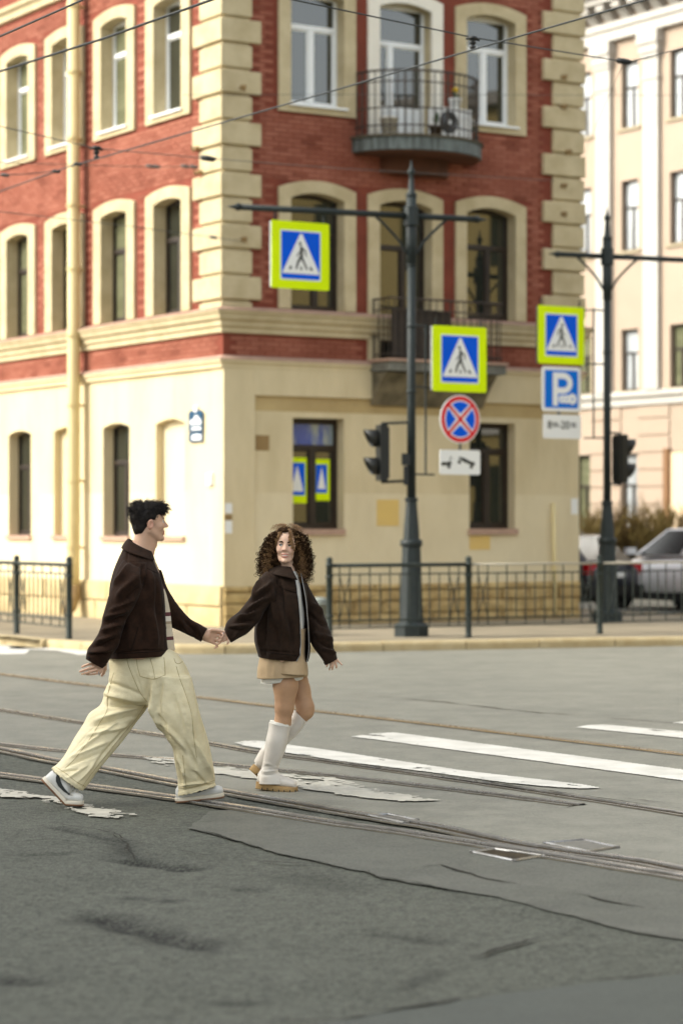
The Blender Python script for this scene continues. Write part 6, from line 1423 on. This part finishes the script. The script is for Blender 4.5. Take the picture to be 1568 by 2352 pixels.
M_CURLD = mat('gap_shade_brown_curls', (.022, .012, .006), (.045, .024, .011), 22, .9, spec=.08)  # hair core darkened so the gaps between curls read as shade
wom = thing('person', 'person with curly brown hair in dark jacket, beige skirt and white boots looking back', 'person', tuple(G(640, 1816)), group='couple holding hands')
WO = np.array(wom.location); Pw = lambda x, y, dy=0.0: P(x, y, YW+dy)
HW = frame(Pw(657.5, 1253, -.01), (-.05, -1), R(0), R(-3)); WK = .90
S = SDF((-.80, 14.50, 0), (.02, 15.32, 1.66), .0042)
T = head(S, HW, WK, True)
S.cone(T((-.02, 0, -.05)), Pw(664, 1318, .03), .046, .05, .015); S.cone(Pw(664, 1318, .03), Pw(655, 1355, .03), .046, .07, .03)
S.cone(Pw(636, 1350, -.07), Pw(680, 1352, .08), .045, .045, .03); S.cone(Pw(652, 1350, .02), Pw(650, 1460, .02), .085, .085, .03); S.cone(Pw(645, 1510, -.05), Pw(660, 1512, .08), .10, .10, .03)
for a, b, r0, r1 in [((628, 1355, -.09), (572, 1415, -.2), .03, .03), ((572, 1415, -.2), (528, 1459, -.24), .03, .022), ((688, 1365, .09), (728, 1445, .07), .03, .028), ((728, 1445, .07), (760, 1512, .02), .028, .021),
                     ((655, 1520, -.05), (656, 1575, -.06), .082, .076), ((656, 1575, -.06), (653, 1625, -.06), .076, .057), ((653, 1625, -.06), (649, 1660, -.05), .056, .049), ((649, 1660, -.05), (640, 1695, -.03), .05, .045), ((640, 1695, -.03), (622, 1780, 0), .045, .028),
                     ((668, 1520, .09), (688, 1585, .07), .082, .066), ((688, 1585, .07), (701, 1625, .05), .064, .054), ((701, 1625, .05), (702, 1634, .05), .054, .05), ((702, 1634, .05), (674, 1672, .08), .046, .036), ((674, 1672, .08), (604, 1745, .14), .036, .024)]:
    S.cone(Pw(*a), Pw(*b), r0, r1, .018)
s_ = 371.0; W3 = lambda dx, dy, y=0.0: V3(dx, dy, y, 371.0)
hand(S, Pw(529, 1459, -.245), Pw(515, 1461, -.26), (.15, 0, .98), [[W3(-7, 3, 0), W3(-6, 4, .006), W3(-3, 3, .008)], [W3(-10, 3, 0), W3(-7, 4, .006), W3(-4, 3, .008)], [W3(-11, 2, 0), W3(-8, 3, .006), W3(-4, 3, .008)], [W3(-10, 2, 0), W3(-7, 2, .006), W3(-4, 3, .008)]],
     [W3(0, 10, -.022), W3(-1, 9, -.006), W3(-2, 6, 0)], r=.0078, palm_w=.034, palm_t=.011)
hand(S, Pw(761, 1510, .02), Pw(767, 1521, .015), (-.75, -.2, -.55), [[W3(4, 4, 0), W3(4, 4, .0), W3(3, 3, 0)], [W3(2, 6, 0), W3(1, 5, .004), W3(0, 4, .006)], [W3(0, 7, 0), W3(-1, 5, .006), W3(-1, 4, .006)], [W3(-1, 6, 0), W3(-2, 4, .006), W3(-1, 3, .006)]],
     [W3(-5, 4, -.01), W3(-2, 6, -.004), W3(0, 4, 0)], r=.0075, palm_w=.030, palm_t=.011)
Vb, Fb = S.mesh(); Vb = lap_smooth(Vb, Fb, 1, .35); body = np_link('body', Vb, Fb, M_SKINW, wom, WO); tint_attr(body, HW, WK, .026); del S
body.data.materials.append(M_TIGHT); zc = Vb[Fb].mean(1)[:, 2]; body.data.polygons.foreach_set('material_index', (zc < Pw(650, 1530).z).astype(np.int32) & (Vb[Fb].mean(1)[:, 0] < Pw(735, 1500).x).astype(np.int32))
face_bits(wom, WO, HW, WK, M_CURLD, M_INK, look=R(-24), lashes=True, brow_w=.005, white=.5)
q = MB(); T3 = lambda p: HW @ Vector((p[0]*WK, p[1]*WK, p[2]*WK))-Vector(WO)
q.add([T3((.0945-abs(y)*.35+(.0), y, z)) for z in (-.0635, -.0705) for y in np.linspace(-.019, .019, 9)], [(i, i+1, 9+i+1, 9+i) for i in range(8)]); q.build('teeth', mat('tooth_white', (.74, .70, .62), None, rough=.3), wom)
# curls
T = hT(HW, WK); Rw = np.array(HW.to_3x3()); cw_ = np.array(HW.translation)
S = SDF(cw_-.26, cw_+.24, .0055)
S.ell(T((-.024, 0, .04)), np.array((.099, .082, .082))*WK, .01, Rw); S.ell(T((-.05, 0, -.04)), np.array((.09, .115, .12))*WK, .02, Rw); S.ell(T((-.03, .085, -.09)), np.array((.055, .045, .10))*WK, .02, Rw); S.ell(T((-.03, -.085, -.085)), np.array((.055, .045, .085))*WK, .02, Rw); S.ell(T((.03, 0, .094)), np.array((.058, .068, .028))*WK, .02, Rw)
S.ell(T((.105, 0, -.035)), np.array((.10, .068, .112))*WK, .006, Rw, True); S.cone(T((.02, 0, -.1)), T((.06, 0, -.25)), .05, .06, .01, True)
Vh, Fh = S.mesh(); Nh = vnorm(Vh, Fh)
if ((Vh-cw_)*Nh).sum() < 0: Nh = -Nh
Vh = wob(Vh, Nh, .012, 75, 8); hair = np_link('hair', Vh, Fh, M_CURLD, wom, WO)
rs = np.random.RandomState(11); st = []
def curl(path, rad, wl_, r0, ph, hand_):
    p = crv(path, 14); d = np.r_[0, np.cumsum(np.linalg.norm(np.diff(p, axis=0), axis=1))]; n = max(10, int(d[-1]/wl_*7)); u = np.linspace(0, d[-1], n); p = np.stack([np.interp(u, d, p[:, i]) for i in range(3)], 1)
    t = np.gradient(p, axis=0); t /= np.linalg.norm(t, axis=1)[:, None]; x = np.cross(t, [.2, .9, .1]); x /= np.maximum(np.linalg.norm(x, axis=1), 1e-6)[:, None]; y = np.cross(t, x)
    a = ph+hand_*2*np.pi*u/wl_; rr = rad*np.clip(u/d[-1]*4, .15, 1); return p+(x*np.cos(a)[:, None]+y*np.sin(a)[:, None])*rr[:, None]
st2 = []
for i in range(1050):
    phi = rs.uniform(-180, 180); th = rs.uniform(3, 88) if i > 330 else rs.uniform(0, 50)     # phi 0 = face side
    a = R(phi); lay = rs.uniform(.72, 1.1) if i % 6 else rs.uniform(1.05, 1.3)
    side = 1 if (phi > 4 or (abs(phi) <= 4 and rs.rand() > .5)) else -1
    ap = abs(phi); tgt = max(ap, rs.uniform(62, 84)) if ap < 80 else ap
    root = np.array([.086*math.sin(R(th))*math.cos(a)-.012, .074*math.sin(R(th))*math.sin(a), .04+.086*math.cos(R(th))])
    ln = rs.uniform(.75, 1.08); pts = [root]
    for k, (zz, rr) in enumerate(((.055, .105), (-.01, .125), (-.075, .140), (-.135, .148), (-.19, .150), (-.235, .148))):
        if zz > root[2]-.01 and th > 40: continue
        f = (k+1)/6; pa = ap+(tgt-ap)*min(1, f*2.0); q_ = R(pa)*side; jr = rs.normal()*.008
        pts.append(np.array([(rr*.80*lay+jr)*math.cos(q_)-.022, (rr*lay+jr)*math.sin(q_), zz*ln+(1-ln)*.04+rs.normal()*.006]))
    nkeep = len(pts) if rs.rand() > .35 else max(3, len(pts)-rs.randint(1, 3)); pts = pts[:nkeep]
    if len(pts) < 3: continue
    W_ = np.array([T(p) for p in pts]); c = curl(W_, rs.uniform(.008, .016), rs.uniform(.032, .052), .002, rs.uniform(0, 6.28), rs.choice([-1, 1]))
    L_ = (c-cw_)@Rw/WK; bad = (L_[:, 0] > .02) & (np.abs(L_[:, 1]) < .056) & (L_[:, 2] < .066) & (L_[:, 2] > -.15)
    if bad.sum() > 2:
        k = int(np.argmax(bad)); c = c[:k]
        if len(c) < 8: continue
    (st if i % 3 else st2).append((c, rs.uniform(.0016, .0032), .0009))
# locks falling over her left brow, and flyaway curls on top
for i in range(26):
    y0 = rs.uniform(.008, .03); pts = [np.array([.055, y0, .115]), np.array([.085+rs.normal()*.004, y0+.018, .085]), np.array([.1+rs.normal()*.004, .036+rs.normal()*.007, .045]), np.array([.1, .046+rs.normal()*.008, .012+rs.uniform(-.015, .01)]), np.array([.085, .058+rs.normal()*.008, -.03])]
    pts = pts[:rs.randint(3, 6)]; st.append((curl(np.array([T(p) for p in pts]), .007, .026, .002, rs.uniform(0, 6.28), 1), .002, .001))
for i in range(16):
    y0 = -rs.uniform(.01, .03); pts = [np.array([.055, y0, .112]), np.array([.078, y0-.02, .085]), np.array([.078, -.056+rs.normal()*.004, .045]), np.array([.06, -.07, .0])]; st.append((curl(np.array([T(p) for p in pts]), .006, .026, .002, rs.uniform(0, 6.28), 1), .002, .001))
for i in range(40):
    y0 = rs.uniform(-.07, .08); b_ = np.array([rs.uniform(-.03, .05), y0, .125-abs(y0)*.25]); pts = [b_, b_+np.array([.0, .01, .018+rs.rand()*.014]), b_+np.array([.01, .03*np.sign(y0+.001), .012+rs.rand()*.014]), b_+np.array([.01, .05*np.sign(y0+.001), -.01])]
    st.append((curl(np.array([T(p) for p in pts]), .005, .022, .001, rs.uniform(0, 6.28), 1), .0012, .0006))
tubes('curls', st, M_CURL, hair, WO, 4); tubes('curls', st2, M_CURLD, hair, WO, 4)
# jacket
tor_r = [(640, 1300, 688, 1306, .07, .02), (618, 1308, 696, 1320, .115, .02), (606, 1325, 702, 1340, .15, .02), (597, 1360, 707, 1372, .17, .01), (590, 1400, 710, 1412, .18, 0), (585, 1440, 712, 1452, .185, 0), (584, 1470, 713, 1482, .185, 0), (588, 1490, 711, 1503, .185, 0), (591, 1500, 709, 1512, .182, 0), (593, 1508, 706, 1519, .176, 0)]
tor_g = [(-78, -12), (-66, -24), (-57, -26), (-53, -23), (-51, -21), (-50, -20), (-50, -20), (-53, -20), (-55, -20), (-57, -20)]
torso = loft(tor_r, YW, 80, 7, .92, gap=tor_g)
sr = loft([(612, 1312, 655, 1338, .06, -.07), (602, 1324, 648, 1356, .075, -.10), (589, 1344, 628, 1384, .08, -.13), (576, 1366, 611, 1408, .078, -.16), (563, 1388, 597, 1424, .076, -.185), (549, 1408, 582, 1440, .075, -.205), (531, 1421, 566, 1456, .072, -.22), (521, 1431, 549, 1466, .06, -.235), (517, 1440, 538, 1473, .05, -.24), (515, 1447, 531, 1477, .045, -.245)], YW, 44, 7, .95, hem=2.0)
sl2 = loft([(668, 1315, 701, 1326, .06, .09), (678, 1340, 708, 1346, .08, .10), (688, 1375, 722, 1375, .085, .10), (697, 1415, 744, 1412, .085, .09), (704, 1450, 759, 1449, .085, .07), (716, 1482, 765, 1484, .078, .05), (730, 1503, 770, 1500, .068, .03), (740, 1518, 773, 1507, .058, .02), (747, 1528, 775, 1513, .05, .015)], YW, 44, 7, .95, hem=2.0)
WFL = [(600, 1330, 580, 1372, 5, 10), (628, 1335, 590, 1368, 5, 13), (622, 1352, 580, 1385, 5, -12), (618, 1370, 570, 1400, 5, 14), (600, 1392, 560, 1412, 4, -12), (590, 1404, 545, 1422, 5, 14), (585, 1425, 540, 1432, 4, -12), (575, 1436, 532, 1440, 5, 13), (560, 1448, 525, 1445, 3, -10), (552, 1440, 535, 1468, 4, 9), (640, 1320, 645, 1380, 6, -10), (625, 1345, 632, 1440, 7, 12), (645, 1385, 662, 1470, 7, 12), (612, 1400, 606, 1480, 6, -11), (600, 1420, 596, 1490, 6, 10), (665, 1400, 675, 1490, 6, -10), (628, 1430, 640, 1490, 6, -9), (650, 1355, 688, 1362, 1.6, -5), (648, 1345, 652, 1420, 2, -6), (595, 1492, 680, 1501, 2, -7)]
WFL += [(600+11*k, 1487+k*1.1, 601+11*k, 1508+k*1.1, 2.4, 5 if k % 2 == 0 else -4) for k in range(9)]
WFL += [(715, 1385, 740, 1410, 5, 11), (705, 1410, 755, 1440, 5, -10), (720, 1450, 764, 1470, 5, 12), (725, 1470, 768, 1490, 4, -11), (735, 1490, 772, 1500, 4, 10), (725, 1420, 735, 1490, 5, 9)]
WFL = [(a, b, c, d, w_, h_*2.4) for a, b, c, d, w_, h_ in WFL]
jk = cloth('jacket', [torso], M_JACK, wom, WO, WFL, (.005, 12), thick=.007, seed=12)
cloth('sleeve', [sr], M_JACK, jk, WO, WFL, (.007, 16), seed=13); cloth('sleeve', [sl2], M_JACK, jk, WO, WFL, (.007, 14), seed=14)
seam(jk, [[(650, 1352), (668, 1358), (686, 1362)], [(594, 1494), (625, 1499), (655, 1503), (682, 1506)], [(648, 1345), (652, 1380), (654, 1420)]], WO, 'seam', M_DKSEAM, .002)
nm = 80; V0 = np.array([v.co for v in jk.data.vertices]).reshape(-1, nm, 3)+WO
for col in (0, -1):
    e_ = V0[3:, col]; o_ = np.array([0, -.006, 0]); q = MB(); q.tube([Vector(p+o_-WO) for p in e_[::2]], .0028, 5); q.build('zip', M_ALU, jk, True)
cl = loft([(639, 1297, 689, 1305, .072, .02), (630, 1304, 695, 1316, .112, .012), (621, 1316, 702, 1333, .160, .004)], YW, 48, 5, .92, gap=[(-80, -8), (-70, -14), (-58, -22)]); cloth('collar', [cl], M_JACK, jk, WO, (), (.003, 20), thick=.006)
tp = loft([(642, 1308, 686, 1312, .06, .02), (634, 1332, 692, 1340, .085, .01), (626, 1370, 696, 1380, .11, 0), (622, 1410, 699, 1420, .125, 0), (622, 1445, 700, 1450, .12, 0)], YW, 44, 6, .95); cloth('knit_top', [tp], M_KNIT, wom, WO, (), (.005, 25))
sk = loft([(606, 1438, 704, 1444, .13, 0), (602, 1470, 702, 1478, .14, 0), (597, 1505, 701, 1508, .145, 0), (592, 1535, 706, 1532, .155, 0), (591, 1557, 707, 1552, .165, 0)], YW, 56, 7, .92, hem=1.2)
skt = cloth('skirt', [sk], M_SKIRT, wom, WO, [(606, 1512, 604, 1560, 2, -7), (636, 1510, 634, 1556, 5, 14), (650, 1512, 660, 1550, 6, -6), (690, 1500, 700, 1552, 6, 8), (618, 1512, 616, 1556, 4, 6)], (.004, 14), seed=21)
fl_ = loft([(642, 1500, 698, 1502, .11, -.03), (636, 1522, 703, 1524, .115, -.05), (632, 1544, 707, 1550, .12, -.06)], YW, 40, 7, .92, hem=.8); cloth('skirt_flap', [fl_], M_SKIRT, skt, WO, [(662, 1500, 664, 1546, 1.5, -4)], (.003, 14))
un = loft([(600, 1535, 698, 1535, .13, 0), (599, 1571, 640, 1570, .10, .02)], YW, 40, 4) if False else loft([(601, 1530, 698, 1530, .135, 0), (600, 1550, 697, 1548, .135, 0), (599, 1570, 695, 1559, .132, 0)], YW, 48, 5, .92, hem=.8); cloth('underskirt', [un], M_KNIT, skt, WO, (), (.004, 20))
# boots
bn = loft([(619, 1659, 667, 1668, .064, -.045), (617, 1672, 665, 1680, .066, -.04), (612, 1697, 660, 1704, .066, -.035), (607, 1728, 651, 1734, .062, -.025), (603, 1755, 641, 1758, .055, -.01), (600, 1772, 639, 1772, .05, -.005), (597, 1788, 650, 1787, .046, -.01), (596, 1800, 655, 1800, .042, -.015)], YW, 44, 8, .95)
BF = [(604, 1752, 642, 1762, 2.5, 7), (603, 1762, 640, 1758, 2.5, -7), (601, 1770, 640, 1772, 2.5, 8), (600, 1778, 636, 1780, 2.5, -6), (622, 1668, 606, 1740, 1.4, -3)]
b1 = cloth('boot_shaft', [bn], M_BOOT, wom, WO, BF, (.003, 22), seed=31)
rm = loft([(620, 1654, 668, 1664, .062, -.045), (619, 1661, 667, 1670, .068, -.044)], YW, 44, 4); cloth('sock_cuff', [rm], M_KNIT, b1, WO, (), (.002, 60))
fo = frame(Pw(590, 1815, .03)+Vector((0, 0, .012)), (.965, -.22), R(-5)); shoe(wom, WO, fo, M_BOOT, M_CREPE, .030, R(4), L=.252, wedge=.014, treads=True, ankle=.12)
bf = loft([(676, 1631, 704, 1658, .06, .05), (664, 1645, 694, 1675, .062, .07), (646, 1665, 676, 1695, .062, .09), (625, 1690, 654, 1716, .056, .11), (602, 1717, 630, 1742, .05, .13), (588, 1738, 615, 1762, .046, .14), (583, 1748, 620, 1775, .042, .145)], YW, 40, 7, .95); cloth('boot_shaft', [bf], M_BOOT, wom, WO, (), (.003, 22), seed=32)
fo = frame(Pw(574, 1768, .15)+Vector((0, 0, -.0)), (.955, .22), R(-42)); shoe(wom, WO, fo, M_BOOT, M_CREPE, .030, R(30), L=.25, wedge=.014, treads=True, ankle=.11)
c = Pw(513, 1457, -.27)-Vector(WO); q = MB(); q.tube([c+Vector((.0, .0095*math.cos(k*math.pi/8), .0095*math.sin(k*math.pi/8))) for k in range(16)], .0025, 6, closed=True); q.build('ring', M_ALU, wom, True)
